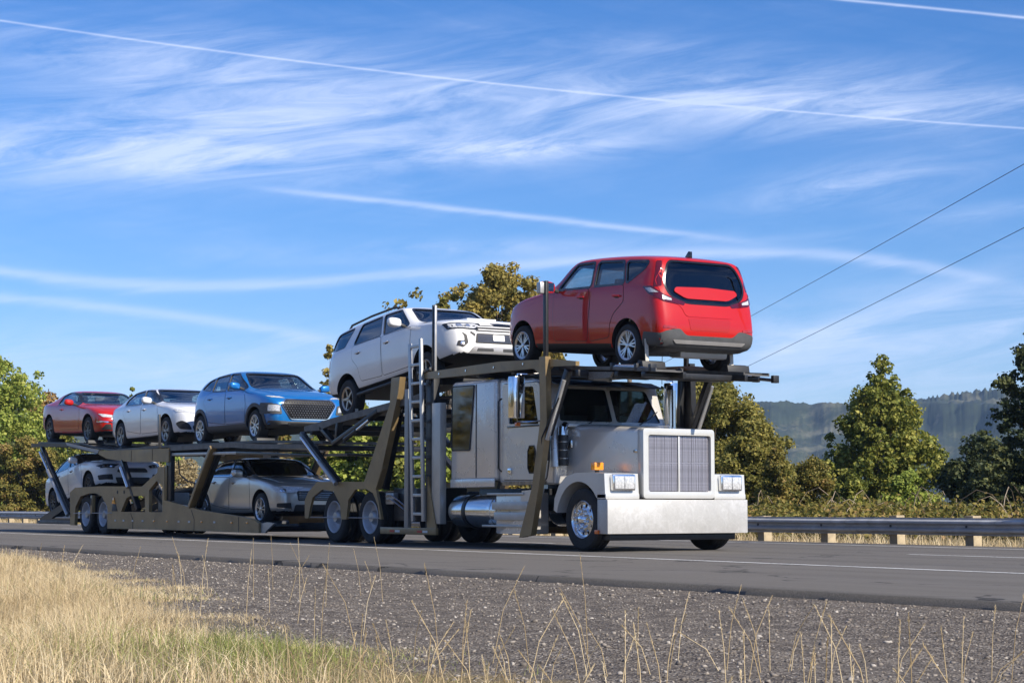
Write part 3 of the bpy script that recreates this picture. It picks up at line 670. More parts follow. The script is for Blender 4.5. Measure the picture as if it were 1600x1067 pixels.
def loft_ring(x, zb, W, zt_, zc, tum, lean):
    """half outline of one body section: underside centre -> roof centre"""
    h = zc - zt_; yb = W * .965; b = min(1, max(0, (h - .10) / .28)); b = b * b * (3 - 2 * b)
    wr = max(.25, yb - tum * h)
    lo = [(0, zb), (W * .80, zb), (W * .945, zb + .05), (W * .985, zb + .15), (W, zb + .40 * (zt_ - zb)), (W * .998, zb + .74 * (zt_ - zb)), (W * .985, zt_ - .05), (yb, zt_)]
    hood = [(W * .90, zt_ + .35 * h), (W * .82, zt_ + .62 * h), (W * .66, zt_ + .86 * h), (W * .36, zc), (0, zc)]
    cab = [(yb + (wr - yb) * .5, zt_ + .5 * (h - .05)), (wr, zc - .055 - .02), (wr - .055, zc - .022), (wr * .5, zc), (0, zc + .004)]
    pts = lo + [(hood[i][0] * (1 - b) + cab[i][0] * b, hood[i][1] * (1 - b) + cab[i][1] * b) for i in range(5)]
    return [(x + lean * max(0, (z - zb - .25)) / max(.1, zc - zb - .25), y, z) for y, z in pts]
def loft_mesh(st, sub, cap=True, k=.80):
    bm = bmesh.new(); rings = []
    if cap:   # closing sections keep the ends full but rounded
        a = list(st[0]); b = list(st[-1])
        zm = (a[1] + a[4]) / 2; a2 = (a[0] - .025, zm + (a[1] - zm) * k, a[2] * k, zm + (a[3] - zm) * k, zm + (a[4] - zm) * k, a[5], a[6] * k)
        zm = (b[1] + b[4]) / 2; b2 = (b[0] + .025, zm + (b[1] - zm) * k, b[2] * k, zm + (b[3] - zm) * k, zm + (b[4] - zm) * k, b[5], b[6] * k)
        st = [a2] + list(st) + [b2]
    for s in st:
        half = loft_ring(*s); full = half + [(p[0], -p[1], p[2]) for p in half[-2:0:-1]]
        rings.append([bm.verts.new(p) for p in full])
    n = len(rings[0])
    for a, b in zip(rings, rings[1:]):
        for k in range(n): bm.faces.new((a[k], b[k], b[(k + 1) % n], a[(k + 1) % n]))
    for r, fl in ((rings[0], False), (rings[-1], True)):   # quad strips across the end caps
        m = n // 2
        for k in range(m):
            q = [r[k], r[k + 1], r[(n - k - 1) % n], r[(n - k) % n]]
            q = [v for i, v in enumerate(q) if v not in q[:i]]
            if len(q) >= 3:
                bm.faces.new(q if fl else q[::-1])
    bmesh.ops.recalc_face_normals(bm, faces=bm.faces)
    me = bpy.data.meshes.new('tmp'); bm.to_mesh(me); bm.free()
    o = bpy.data.objects.new('tmp', me); COL.objects.link(o)
    md = o.modifiers.new('s', 'SUBSURF'); md.levels = sub; md.render_levels = sub
    dg = bpy.context.evaluated_depsgraph_get(); r = bpy.data.meshes.new_from_object(o.evaluated_get(dg)); bpy.data.objects.remove(o); return r
def interp_station(st, x):
    for a, b in zip(st, st[1:]):
        if a[0] <= x <= b[0]:
            t = (x - a[0]) / (b[0] - a[0] + 1e-9); return tuple(a[i] * (1 - t) + b[i] * t for i in range(7))
    return st[0] if x < st[0][0] else st[-1]
def apply_bool(me, cutters):
    """carve closed cutters out of a closed mesh"""
    o = bpy.data.objects.new('tmp', me); COL.objects.link(o); tmp = []
    for c in cutters:
        co_ = bpy.data.objects.new('tmpc', c); COL.objects.link(co_); tmp.append(co_)
        m = o.modifiers.new('b', 'BOOLEAN'); m.operation = 'DIFFERENCE'; m.solver = 'MANIFOLD'; m.object = co_; m.material_mode = 'INDEX'
    dg = bpy.context.evaluated_depsgraph_get(); r = bpy.data.meshes.new_from_object(o.evaluated_get(dg))
    for t in tmp: bpy.data.objects.remove(t)
    bpy.data.objects.remove(o); return r
def setmats(me, ms):
    while len(me.materials) < len(ms): me.materials.append(None)
    for i, m in enumerate(ms): me.materials[i] = m
def bm_mesh(bm, mi=1):
    for f in bm.faces: f.material_index = mi
    bmesh.ops.recalc_face_normals(bm, faces=bm.faces); me = bpy.data.meshes.new('c'); bm.to_mesh(me); bm.free()
    for _ in range(2): me.materials.append(None)
    return me

class Car:
    def __init__(s, name, st, wb, R, W, pmat, label, cat='car', loc=(0, 0, 0), tilt=0, rev=False, rim='five', rim_m=None, rw=.69, group='cars carried on the transporter', cab=(0, 1), y=0, k=.80):
        s.st, s.wb, s.R, s.W, s.pm = st, wb, R, W, pmat
        s.root = empty(name, loc); tag(s.root, label, cat, group)
        s.root.rotation_euler = (0, -R_(tilt), math.pi if rev else 0)
        s.k = k; hi = loft_mesh(st, 3, k=k); s.bvh = BVHTree.FromPolygons([v.co.copy() for v in hi.vertices], [tuple(p.vertices) for p in hi.polygons])
        s.hn = [p.normal.copy() for p in hi.polygons]; bpy.data.meshes.remove(hi)
        s.cuts = []; s.cabx = cab; s.rimkind = rim; s.rim_m = rim_m or alloy; s.rw = rw
    def open_cabin(s):
        x0, x1 = s.cabx; cs = []
        for i in range(13):
            a = interp_station(s.st, x0 + (x1 - x0) * i / 12)
            cs.append((a[0], a[1] + .16, a[2] - .075, a[3] - .02, a[4] - .048, a[5], a[6]))
        me = loft_mesh(cs, 1, cap=False)
        for _ in range(2): me.materials.append(None)
        for p in me.polygons: p.material_index = 1
        s.cuts.append(me)
    def hole(s, poly, direc='side'):
        bm = bmesh.new()
        if direc == 'side':
            add_prism(bm, poly, .42, 1.4); add_prism(bm, poly, -1.4, -.42)
        elif direc == 'front': add_prism(bm, poly, (s.cabx[0] + s.cabx[1]) / 2, s.st[-1][0] + 1, axis='x')
        else: add_prism(bm, poly, s.st[0][0] - 1, (s.cabx[0] + s.cabx[1]) / 2 - .5, axis='x')
        s.cuts.append(bm_mesh(bm))
    def wells(s, rr):
        bm = bmesh.new()
        for x in (0, s.wb):
            for y0, y1 in ((s.W - .34, s.W + .4), (-s.W - .4, -s.W + .34)):
                pts = [(x + rr * math.cos(a), s.R + .02 + rr * math.sin(a)) for a in np.linspace(0, math.pi, 25)] + [(x - rr, -.6), (x + rr, -.6)]
                add_prism(bm, pts, y0, y1)
        s.cuts.append(bm_mesh(bm))
    def body(s):
        me = loft_mesh(s.st, 2, k=s.k)
        for _ in range(2): me.materials.append(None)
        r = apply_bool(me, s.cuts); setmats(r, [s.pm, black_pl])
        for p in r.polygons:
            if p.normal.z < -.6 and p.center.z < .62: p.material_index = 1
        r.polygons.foreach_set('use_smooth', [True] * len(r.polygons)); r.set_sharp_from_angle(angle=R_(38)); r.name = 'body'
        return link('body', r, s.root)
    def patch(s, name, poly, direc='R', off=.004, thick=.012, m=None, parent=None, hole=None, both=False, flat=None, step=.05):
        """a panel that follows the body surface. direc: R/L side, F/B ends, T top or an angle in degrees from the front"""
        if both:
            a = s.patch(name, poly, direc, off, thick, m, parent, hole, False, flat, step)
            mir = {'R': 'L', 'L': 'R'}.get(direc, -direc if isinstance(direc, (int, float)) else direc)
            pl = poly if mir != direc or direc in ('R', 'L') else [(-u, v) for u, v in poly]
            if isinstance(direc, (int, float)): pl = [(-u, v) for u, v in poly]
            hl = [(-u, v) for u, v in hole] if hole and (direc in 'FBT' if isinstance(direc, str) else True) else hole
            b = s.patch(name, pl, mir, off, thick, m, parent, hl, False, flat, step); return a, b
        if direc in ('R', 'L'): sg = -1 if direc == 'R' else 1; D = Vector((0, -sg, 0)); U = Vector((1, 0, 0)); Vv = Vector((0, 0, 1)); O = Vector((0, sg * 4, 0))
        elif direc == 'F': D = Vector((-1, 0, 0)); U = Vector((0, 1, 0)); Vv = Vector((0, 0, 1)); O = Vector((9, 0, 0))
        elif direc == 'B': D = Vector((1, 0, 0)); U = Vector((0, 1, 0)); Vv = Vector((0, 0, 1)); O = Vector((-5, 0, 0))
        elif direc == 'T': D = Vector((0, 0, -1)); U = Vector((1, 0, 0)); Vv = Vector((0, 1, 0)); O = Vector((0, 0, 5))
        else:
            a = R_(direc); n = Vector((math.cos(a), -math.sin(a), 0)); D = -n; U = Vector((math.sin(a), math.cos(a), 0)); Vv = Vector((0, 0, 1))
            c = Vector((s.wb, 0, 0)) if math.cos(a) > 0 else Vector((0, 0, 0)); O = c + n * 5
        def dens(pl):
            o = []
            for i in range(len(pl)):
                p = Vector(pl[i]); q = Vector(pl[(i + 1) % len(pl)]); k = max(1, int((q - p).length / step))
                o += [tuple(p.lerp(q, j / k)) for j in range(k)]
            return o
        P = dens(poly); loops = [list(range(len(P)))]; pts = list(P)
        if hole: Hh = dens(hole); loops.append(list(range(len(pts), len(pts) + len(Hh)))); pts += Hh
        nb = len(pts); us = [p[0] for p in P]; vs_ = [p[1] for p in P]; shr = grow(poly, -step * .45)
        u = min(us) + step / 2
        while u < max(us):
            v = min(vs_) + step / 2
            while v < max(vs_):
                if inside((u, v), shr) and not (hole and inside((u, v), grow(hole, step * .4))): pts.append((u, v))
                v += step
            u += step
        ed = [(l[i], l[(i + 1) % len(l)]) for l in loops for i in range(len(l))]
        r = delaunay_2d_cdt([Vector(p) for p in pts], ed, [], 0, 1e-5); V2, T2 = r[0], r[2]
        tri = []
        for t in T2:
            c = (V2[t[0]] + V2[t[1]] + V2[t[2]]) / 3
            if inside(c, poly) and not (hole and inside(c, hole)): tri.append(t)
        pos = {}; nr = {}
        for i in set(k for t in tri for k in t):
            o = O + U * V2[i][0] + Vv * V2[i][1]; h = s.bvh.ray_cast(o, D)
            if h[0] is None:
                continue
            n_ = h[1] if h[1].dot(D) < 0 else -h[1]
            p = h[0]
            if flat is not None: p = Vector((flat, p.y, p.z)) if direc in 'FB' else p
            pos[i] = p; nr[i] = n_
        bm = bmesh.new(); A = {i: bm.verts.new(pos[i] + nr[i] * off) for i in pos}; B = {i: bm.verts.new(pos[i] + nr[i] * (off - thick)) for i in pos}
        ec = {}
        for t in tri:
            if not all(i in pos for i in t): continue
            for i in range(3): ec[(t[i], t[(i + 1) % 3])] = 1
            f = bm.faces.new([A[i] for i in t]); f.normal_update()
            if f.normal.dot(nr[t[0]]) < 0: f.normal_flip()
            g = bm.faces.new([B[i] for i in t[::-1]]); g.normal_update()
            if g.normal.dot(nr[t[0]]) > 0: g.normal_flip()
        for (a, b) in list(ec):
            if (b, a) not in ec:
                bm.faces.new((A[a], B[a], B[b], A[b]))
        bmesh.ops.recalc_face_normals(bm, faces=bm.faces)
        return finish(name, bm, m or s.pm, parent or s.root, smooth=40)
    def wheels(s):
        base = None
        for x, sd in ((0, -1), (0, 1), (s.wb, -1), (s.wb, 1)):
            if base is None: w = base = s.make_wheel()
            else: w = dup(base, None, s.root)
            w.location = (x, sd * (s.W - .015), s.R); w.rotation_euler = (0, random.uniform(0, 1.2), math.pi if sd > 0 else 0)
    def make_wheel(s):
        R = s.R; rr = R * s.rw; wd = .22
        # outer face at y=0 looking towards -y
        w = lathe('wheel', [(0, .10), (rr * .62, .10), (rr * .62, .125), (rr * .2, .135), (0, .135)], brake, s.root, n=24)
        p = [(rr - .01, .012), (rr + .012, .0), (rr + .35 * (R - rr), -.006), (R - .03, .002), (R - .008, .022), (R, .05), (R, wd - .05), (R - .008, wd - .02), (R - .03, wd), (rr, wd), (rr - .01, wd - .02)]
        bm = bmesh.new(); add_lathe(bm, p, 'y', 44, close=True)
        finish('tyre', bm, rubber, w, smooth=30)
        bm = bmesh.new(); add_lathe(bm, [(rr - .004, .0), (rr + .006, .006), (rr + .004, .02), (rr - .022, .03), (rr - .03, .15), (rr - .005, .19), (rr - .012, .19), (rr - .042, .15), (rr - .036, .02)], 'y', 44, close=True)
        add_lathe(bm, [(0, .004), (rr * .13, .006), (rr * .17, .016), (rr * .17, .05), (0, .05)], 'y', 16)
        def spoke(a, a2, w0, w1, y0=.018, y1=.010, r0=.13, r1=.97, t=.03):
            c0 = Vector((math.cos(a), 0, math.sin(a))) * rr * r0; c1 = Vector((math.cos(a2), 0, math.sin(a2))) * rr * r1
            d = (c1 - c0).normalized(); n_ = Vector((-d.z, 0, d.x)); vs = []
            for c, w_, y in ((c0, w0, y0), (c1, w1, y1)):
                for k, yy in ((-1, 0), (1, 0), (1.1, t), (-1.1, t)): vs.append(bm.verts.new(c + n_ * (w_ * k / 2) + Vector((0, y + yy, 0))))
            for f in ((0, 1, 5, 4), (1, 2, 6, 5), (2, 3, 7, 6), (3, 0, 4, 7), (0, 3, 2, 1), (4, 5, 6, 7)): bm.faces.new([vs[i] for i in f])
        k = s.rimkind
        if k == 'five':
            for i in range(5):
                a = i * 2 * math.pi / 5
                spoke(a - .05, a - .26, rr * .13, rr * .15); spoke(a + .05, a + .26, rr * .13, rr * .15)
        elif k == 'star':
            for i in range(5):
                a = i * 2 * math.pi / 5; spoke(a, a, rr * .24, rr * .13, t=.04)
        elif k == 'twin':
            for i in range(5):
                a = i * 2 * math.pi / 5; spoke(a, a, rr * .20, rr * .07, y0=.02); spoke(a + .07, a + .30, rr * .08, rr * .07); spoke(a - .07, a - .30, rr * .08, rr * .07)
        else:
            for i in range(10):
                a = i * 2 * math.pi / 10; spoke(a, a + (.10 if i % 2 else -.10), rr * .09, rr * .075)
        bmesh.ops.recalc_face_normals(bm, faces=bm.faces)
        finish('rim', bm, s.rim_m, w, smooth=30); return w
    def seats(s, x0, z0, dz=.0):
        for xs, ys in ((x0, (-.37, .37)), (x0 - .85, (-.40, .40))):
            for yy in ys:
                bm = bmesh.new(); add_beam(bm, (xs + .45, yy, z0 + .1), (xs, yy, z0 + .06), .48, .16)
                add_beam(bm, (xs, yy, z0 + .06), (xs - .2, yy, z0 + .62 + dz), .46, .13, upv=(1, 0, 0)); add_beam(bm, (xs - .2, yy, z0 + .66 + dz), (xs - .23, yy, z0 + .84 + dz), .26, .09, upv=(1, 0, 0))
                bmesh.ops.recalc_face_normals(bm, faces=bm.faces); finish('seat', bm, seat_m, s.root, bevel=.03)
        bm = bmesh.new(); add_beam(bm, (x0 + .95, -.66, z0 + .42), (x0 + .95, .66, z0 + .42), .34, .2); bmesh.ops.recalc_face_normals(bm, faces=bm.faces); finish('dashboard', bm, black_pl, s.root, bevel=.04)
        bm = bmesh.new(); pts = []
        for k in range(17):
            a = k / 16 * 2 * math.pi; pts.append((x0 + .68 + .07 * math.sin(a), .38 + .18 * math.cos(a), z0 + .48 + .17 * math.sin(a)))
        add_tube(bm, pts, .014, 6); finish('steering_wheel', bm, black_pl, s.root)
    def side(s, wins, trim=.022, cornr=.045, chromeline=None):
        """side windows: list of (polygon, glass)"""
        s.wins = []
        for poly, g in wins:
            pl = rnd(poly, cornr); s.hole(pl); s.wins.append((pl, g))
    def side_glass(s, trim_m=None, tw=.022):
        for pl, g in s.wins:
            s.patch('window', grow(pl, .02), 'R', -.012, .004, g, both=True)
            s.patch('window_trim', grow(pl, tw), 'R', .004, .02, trim_m or trim_b, hole=pl, both=True, step=.06)
    def shield(s, name, poly, direc, g, tw=.03):
        pl = rnd(poly, .06); s.patch(name, grow(pl, .02), 'F' if direc == 'front' else 'B', -.012, .004, g)
        s.patch(name + '_trim', grow(pl, tw), 'F' if direc == 'front' else 'B', .004, .02, trim_b, hole=pl, step=.06)
    def door(s, poly, handle=None, hm=None):
        pl = rnd(poly, .06)
        for d, sg in (('R', -1), ('L', 1)):
            dd = s.patch('door', pl, d, .004, .01, s.pm); s.patch('door_seal', grow(pl, .010), d, .0012, .006, black_pl, parent=dd)
            if handle:
                hx, hz = handle; h = s.bvh.ray_cast(Vector((hx, sg * 4, hz)), Vector((0, -sg, 0)))[0]
                bm = bmesh.new(); y = h.y + sg * .022; add_tube(bm, [(hx - .10, h.y, hz), (hx - .085, y, hz + .004), (hx + .085, y, hz + .006), (hx + .10, h.y, hz + .002)], [.012, .015, .015, .012], 8)
                for v in bm.verts: v.co.y = v.co.y
                finish('door_handle', bm, hm or s.pm, dd)
                s.patch('handle_cup', rnd([(hx - .06, hz - .03), (hx + .06, hz - .03), (hx + .06, hz + .025), (hx - .06, hz + .025)], .03), d, .0055, .003, black_pl, parent=dd)
    def mirror(s, x, z, m=None, size=1.0, foot=None):
        for sg in (-1, 1):
            h = s.bvh.ray_cast(Vector((x, sg * 4, z - .05)), Vector((0, -sg, 0)))[0]; y = h.y
            bm = bmesh.new(); add_beam(bm, (x, y - sg * .04, z - .05), (x + .0, y + sg * .09, z + .0), .06, .05); bmesh.ops.recalc_face_normals(bm, faces=bm.faces); ar = finish('mirror_arm', bm, black_pl, s.root, bevel=.012)
            bm = bmesh.new(); w, hh, t = .13 * size, .085 * size, .07 * size; c = Vector((x - .01, y + sg * (.08 + w), z + .03))
            bmesh.ops.create_icosphere(bm, subdivisions=3, radius=1)
            for v in bm.verts:
                q = v.co; q = Vector([math.copysign(abs(k) ** .62, k) for k in q]); v.co = c + Vector((max(q.x, -.35) * t * 1.3, q.y * w, q.z * hh + q.y * sg * .01))
            sh = finish('mirror', bm, m or s.pm, s.root, smooth=50)
            box('mirror_glass', (c.x - t * .47, c.x - t * .455), (c.y - w * .82, c.y + w * .82), (c.z - hh * .78, c.z + hh * .78), chrome, sh, bevel=0)
def hub_loc(X, Z, R, tilt, rev=False):
    t = R_(tilt); u = Vector((math.sin(t) * (1 if rev else -1), 0, math.cos(t))); p = Vector((X, 0, Z)) - u * R; return p
red_p = paint('red_paint', (.46, .007, .005), 0.0, .42); white_p = paint('white_paint', (.82, .82, .81), 0, .25); pearl_p = paint('pearl_white_paint', (.78, .79, .81), .05, .25)
blue_p = paint('blue_paint', (.006, .17, .50), .3); silver_p = paint('champagne_silver_paint', (.56, .54, .50), .55, .3); cred_p = paint('coupe_red_paint', (.46, .010, .006), .0, .42)

def sq(cx, cz, w, h, r=.02): return rnd([(cx - w, cz - h), (cx + w, cz - h), (cx + w, cz + h), (cx - w, cz + h)], r)
# -------- red boxy hatchback, tail to the road ahead
def red_hatch():
    st = [(-.84, .38, .84, 1.12, 1.56, .20, .26), (-.80, .30, .895, 1.18, 1.63, .20, .25), (-.68, .27, .92, 1.24, 1.675, .21, .20), (-.45, .25, .93, 1.27, 1.70, .22, .08),
          (-.1, .24, .93, 1.27, 1.725, .24, 0), (.5, .22, .925, 1.25, 1.74, .26, 0), (1.1, .22, .925, 1.235, 1.74, .27, 0), (1.58, .22, .925, 1.225, 1.72, .28, 0), (1.72, .22, .925, 1.22, 1.69, .28, 0),
          (1.92, .22, .925, 1.215, 1.55, .30, 0), (2.14, .22, .925, 1.205, 1.39, .32, 0), (2.34, .23, .925, 1.19, 1.26, .3, 0), (2.55, .23, .925, 1.15, 1.20, .3, 0), (2.95, .24, .92, 1.09, 1.15, .3, 0),
          (3.25, .26, .90, 1.02, 1.09, .3, 0), (3.45, .28, .86, .94, 1.01, .3, -.02), (3.58, .32, .78, .86, .92, .3, -.04)]
    c = Car('hatchback', st, 2.96, .33, .925, red_p, 'red boxy hatchback facing backwards on the upper deck above the cab', 'car', hub_loc(.79, 3.10, .33, 4.1, True), 4.1, True, rim='twin', cab=(-.62, 2.24), k=.88)
    c.open_cabin(); c.wells(.395)
    c.side([([(1.93, 1.225), (1.60, 1.605), (1.12, 1.625), (1.05, 1.255)], glass_l), ([(.93, 1.26), (.99, 1.625), (.30, 1.615), (.16, 1.285)], glass_m), ([(.07, 1.29), (.20, 1.605), (-.36, 1.585), (-.30, 1.50)], glass_d)])
    wp = [(-.70, 1.27), (-.58, 1.60), (.58, 1.60), (.70, 1.27)]; c.hole(rnd(wp, .06), 'front')
    rg = [(-.60, 1.60), (.60, 1.60), (.74, 1.30), (.68, 1.10), (.40, 1.00), (-.40, 1.00), (-.68, 1.10), (-.74, 1.30)]
    c.hole(rnd(rg, .10), 'back'); c.body(); c.side_glass(tw=.035); c.shield('windshield', wp, 'front', glass_l)
    pl = rnd(rg, .10); c.patch('rear_window', grow(pl, .02), 'B', -.008, .004, glass_d); c.patch('rear_window_trim', grow(pl, .03), 'B', .004, .02, trim_b, hole=pl)
    tg = c.patch('tailgate', rnd([(-.80, 1.05), (-.50, .93), (-.44, .78), (.44, .78), (.50, .93), (.80, 1.05), (.86, 1.30), (.66, 1.655), (-.66, 1.655), (-.86, 1.30)], .07), 'B', .006, .012, red_p, hole=grow(pl, .035))
    c.patch('tailgate_insert', rnd([(-.56, 1.215), (-.60, 1.15), (-.40, 1.05), (.40, 1.05), (.60, 1.15), (.56, 1.215), (0, 1.235)], .07), 'B', .012, .018, red_p, parent=tg)
    wb_ = bmesh.new(); add_beam(wb_, (-.665, .02, 1.275), (-.675, -.36, 1.235), .02, .018); bmesh.ops.recalc_face_normals(wb_, faces=wb_.faces); finish('wiper', wb_, black_pl, tg, bevel=.004)
    for sg in (1, -1):
        f = lambda P: [(u * sg, v) for u, v in P]
        c.patch('reflector', rnd(f([(.62, .585), (.84, .60), (.83, .64), (.62, .625)]), .015), 'B', .010, .014, redlens)
    lampd = mat('dark_red_lens', (.085, .002, .006), .1, coat=1.0, var=.1, spec=.5)
    c.patch('taillight_strip', rnd([(-.29, 1.20), (-.27, 1.45), (-.27, 1.60), (-.19, 1.61), (-.18, 1.45), (-.17, 1.22)], .02), -140, .006, .014, lampd, both=True, step=.04)
    for tl in c.patch('taillight', rnd([(-.46, 1.21), (-.32, 1.22), (-.12, 1.09), (.18, .99), (.16, .945), (-.12, .99), (-.36, 1.10)], .015), -140, .010, .016, lampd, both=True, step=.04): pass
    c.patch('taillight_lens', rnd([(-.41, 1.185), (-.33, 1.19), (-.21, 1.12), (-.34, 1.12)], .008), -140, .015, .008, lens, both=True, step=.03)
    c.patch('taillight_lens', rnd([(-.16, 1.085), (-.02, 1.035), (-.02, 1.005), (-.14, 1.02)], .008), -140, .015, .008, lens, both=True, step=.03)
    c.patch('rear_bumper_cladding', rnd([(-.88, .26), (.88, .26), (.93, .48), (.80, .56), (.56, .60), (.44, .50), (-.44, .50), (-.56, .60), (-.80, .56), (-.93, .48)], .05), 'B', .010, .03, grey_pl)
    for d in 'RL': c.patch('rear_corner_cladding', [(-.82, .30), (-.40, .28), (-.40, .40), (-.45, .54), (-.80, .52)], d, .008, .02, grey_pl)
    c.patch('plate_recess', rnd([(-.36, .58), (.36, .58), (.40, .76), (-.40, .76)], .03), 'B', .004, .012, paint('red_recess_paint', (.40, .007, .005), 0, .5))
    c.patch('skid_plate', rnd([(-.62, .38), (.62, .38), (.68, .43), (-.68, .43)], .02), 'B', .022, .03, mat('satin_silver_plastic', (.45, .44, .43), .35, .5))
    for poly in ([(1.06, .40), (1.98, .40), (2.03, .70), (2.05, 1.13), (1.98, 1.185), (1.08, 1.215), (1.02, 1.0)], [(.46, .46), (.98, .40), (1.00, 1.0), (1.00, 1.22), (.14, 1.25), (.10, 1.0), (.36, .82), (.45, .66)]):
        c.door(poly, handle=(max(p[0] for p in poly) - .80 if poly[0][0] > 1 else .28, 1.08))
    c.patch('sill_cladding', rnd([(.42, .235), (2.54, .235), (2.54, .36), (.42, .36)], .02), 'R', .010, .03, black_pl, both=True)
    c.patch('headlight', rnd([(.60, .86), (.84, .86), (.84, .96), (.55, .95)], .03), 'F', .006, .02, lens, both=True)
    c.patch('grille', rnd([(-.55, .45), (.55, .45), (.62, .62), (-.62, .62)], .04), 'F', .006, .02, black_pl)
    c.mirror(1.95, 1.22, m=red_p, size=1.05); c.wheels(); c.seats(1.15, .55)
    # roof fin and tow underside
    bm = bmesh.new(); add_prism(bm, [(-.18, 1.70), (-.34, 1.70), (-.33, 1.80), (-.28, 1.805)], -.02, .02); finish('antenna_fin', bm, trim_b, c.root, bevel=.008)
    box('exhaust_silencer', (-.62, -.30), (-.55, .35), (.17, .33), mat('dull_aluminium', (.45, .45, .45), .45, .8), c.root, .05)
    tube('rear_axle', [(0, -.7, .30), (0, .7, .30)], .05, black_pl, c.root)
red_hatch()
# -------- white off-road estate climbing the ramp
def offroader():
    st = [(-.98, .60, .76, 1.18, 1.58, .2, .30), (-.92, .53, .87, 1.25, 1.68, .22, .26), (-.74, .48, .935, 1.30, 1.755, .24, .16), (-.45, .46, .95, 1.335, 1.79, .26, .05), (0, .44, .95, 1.34, 1.815, .27, 0),
          (.8, .42, .95, 1.335, 1.83, .28, 0), (1.6, .42, .95, 1.325, 1.825, .28, 0), (2.0, .42, .95, 1.32, 1.80, .28, 0), (2.16, .42, .95, 1.315, 1.755, .28, 0), (2.42, .42, .95, 1.31, 1.58, .28, 0), (2.68, .42, .95, 1.30, 1.42, .28, 0),
          (2.86, .43, .95, 1.27, 1.33, .3, 0), (3.2, .44, .95, 1.235, 1.295, .3, 0), (3.55, .45, .94, 1.19, 1.26, .3, 0), (3.80, .47, .90, 1.13, 1.21, .3, 0), (3.95, .50, .84, 1.06, 1.14, .3, -.02), (4.04, .54, .78, .99, 1.06, .3, -.03)]
    c = Car('offroad_car', st, 3.07, .37, .95, white_p, 'large white off-road estate car pitched nose-up on the ramp behind the cab', 'car', hub_loc(-8.4, 2.73, .37, 6.2), 6.2, rim='star', cab=(-.70, 2.76), rw=.62, rim_m=mat('bronze_alloy', (.42, .37, .32), .3, .8))
    c.open_cabin(); c.wells(.47)
    c.side([([(2.50, 1.34), (2.06, 1.70), (1.42, 1.725), (1.55, 1.345)], glass_d), ([(1.42, 1.35), (1.30, 1.725), (.52, 1.72), (.34, 1.37)], glass_d), ([(-.06, 1.39), (.20, 1.71), (-.44, 1.69), (-.68, 1.42), (-.40, 1.385)], glass_d)])
    wp = [(-.74, 1.36), (-.63, 1.70), (.63, 1.70), (.74, 1.36)]; c.hole(rnd(wp, .05), 'front'); rg = [(-.62, 1.30), (-.56, 1.60), (.56, 1.60), (.62, 1.30)]; c.hole(rnd(rg, .05), 'back')
    c.body(); c.side_glass(); c.shield('windshield', wp, 'front', glass_d); c.shield('rear_window', rg, 'back', glass_d)
    c.door([(1.50, .58), (2.48, .58), (2.56, .80), (2.62, 1.28), (1.50, 1.315)], handle=(1.70, 1.16)); c.door([(.62, .62), (1.46, .58), (1.46, 1.315), (.30, 1.335), (.28, 1.10), (.52, .90)], handle=(.55, 1.17))
    c.patch('hood', rnd([(2.95, -.80), (2.95, .80), (3.78, .70), (3.86, .35), (3.86, -.35), (3.78, -.70)], .08), 'T', .006, .012, white_p)
    hs = bmesh.new(); add_prism(hs, rnd([(3.0, 1.27), (3.55, 1.25), (3.58, 1.29), (3.1, 1.335)], .02), -.30, .30); finish('hood_scoop', hs, white_p, c.root, bevel=.02)
    c.patch('headlight', rnd([(.50, 1.055), (.86, 1.05), (.90, 1.12), (.52, 1.135), (.36, 1.12)], .02), 30, .004, .02, trim_b); 
    for sg in (1, -1):
        f = lambda P: [(u * sg, v) for u, v in P]
        a = c.patch('headlight', rnd(f([(.46, 1.00), (.84, 1.02), (.87, 1.10), (.40, 1.095), (.34, 1.06)]), .02), 'F', .010, .02, lens)
        c.patch('headlight_trim', rnd(f([(.40, .975), (.88, 1.00), (.90, 1.125), (.30, 1.115), (.30, 1.05)]), .02), 'F', .006, .02, trim_b)
        c.patch('headlight_bulb', sq(.72 * sg, 1.06, .045, .03), 'F', .016, .02, lens_in, parent=a)
        c.patch('headlight_bulb', sq(.56 * sg, 1.055, .035, .025), 'F', .016, .02, lens_in, parent=a)
        b = c.patch('fog_light_bezel', rnd(f([(.70, .66), (.60, .74), (.62, .88), (.72, .95), (.67, .86), (.67, .78), (.78, .78), (.80, .70)]), .02), 'F', .008, .02, black_pl)
        c.patch('fog_light', sq(.71 * sg, .73, .035, .03), 'F', .014, .02, lens_in, parent=b)
        c.patch('intake_slot', rnd(f([(.46, .86), (.56, .93), (.52, .95), (.44, .90)]), .008), 'F', .006, .01, black_pl)
    c.patch('upper_grille', rnd([(-.44, .955), (.44, .955), (.36, 1.075), (-.36, 1.075)], .03), 'F', .006, .02, black_pl)
    for z in (.985, 1.035): c.patch('grille_bar', sq(0, z, .38, .008, .004), 'F', .016, .015, white_p)
    g = c.patch('lower_grille', rnd([(-.46, .74), (.46, .74), (.42, .92), (-.42, .92)], .03), 'F', .006, .02, black_pl)
    for z in (.775, .81, .845, .88): c.patch('grille_slat', sq(0, z, .41, .006, .003), 'F', .014, .01, chrome_d, parent=g)
    c.patch('licence_plate', sq(.02, .84, .12, .055), 'F', .022, .008, mat('plate_white', (.7, .7, .68), .5))
    c.patch('skid_plate', rnd([(-.60, .56), (.60, .56), (.50, .68), (-.50, .68)], .03), 'F', .012, .02, mat('satin_silver_plastic'))
    c.patch('bumper_slot', rnd([(.10, .60), (.44, .60), (.42, .65), (.10, .65)], .01), 'F', .018, .01, black_pl, both=True)
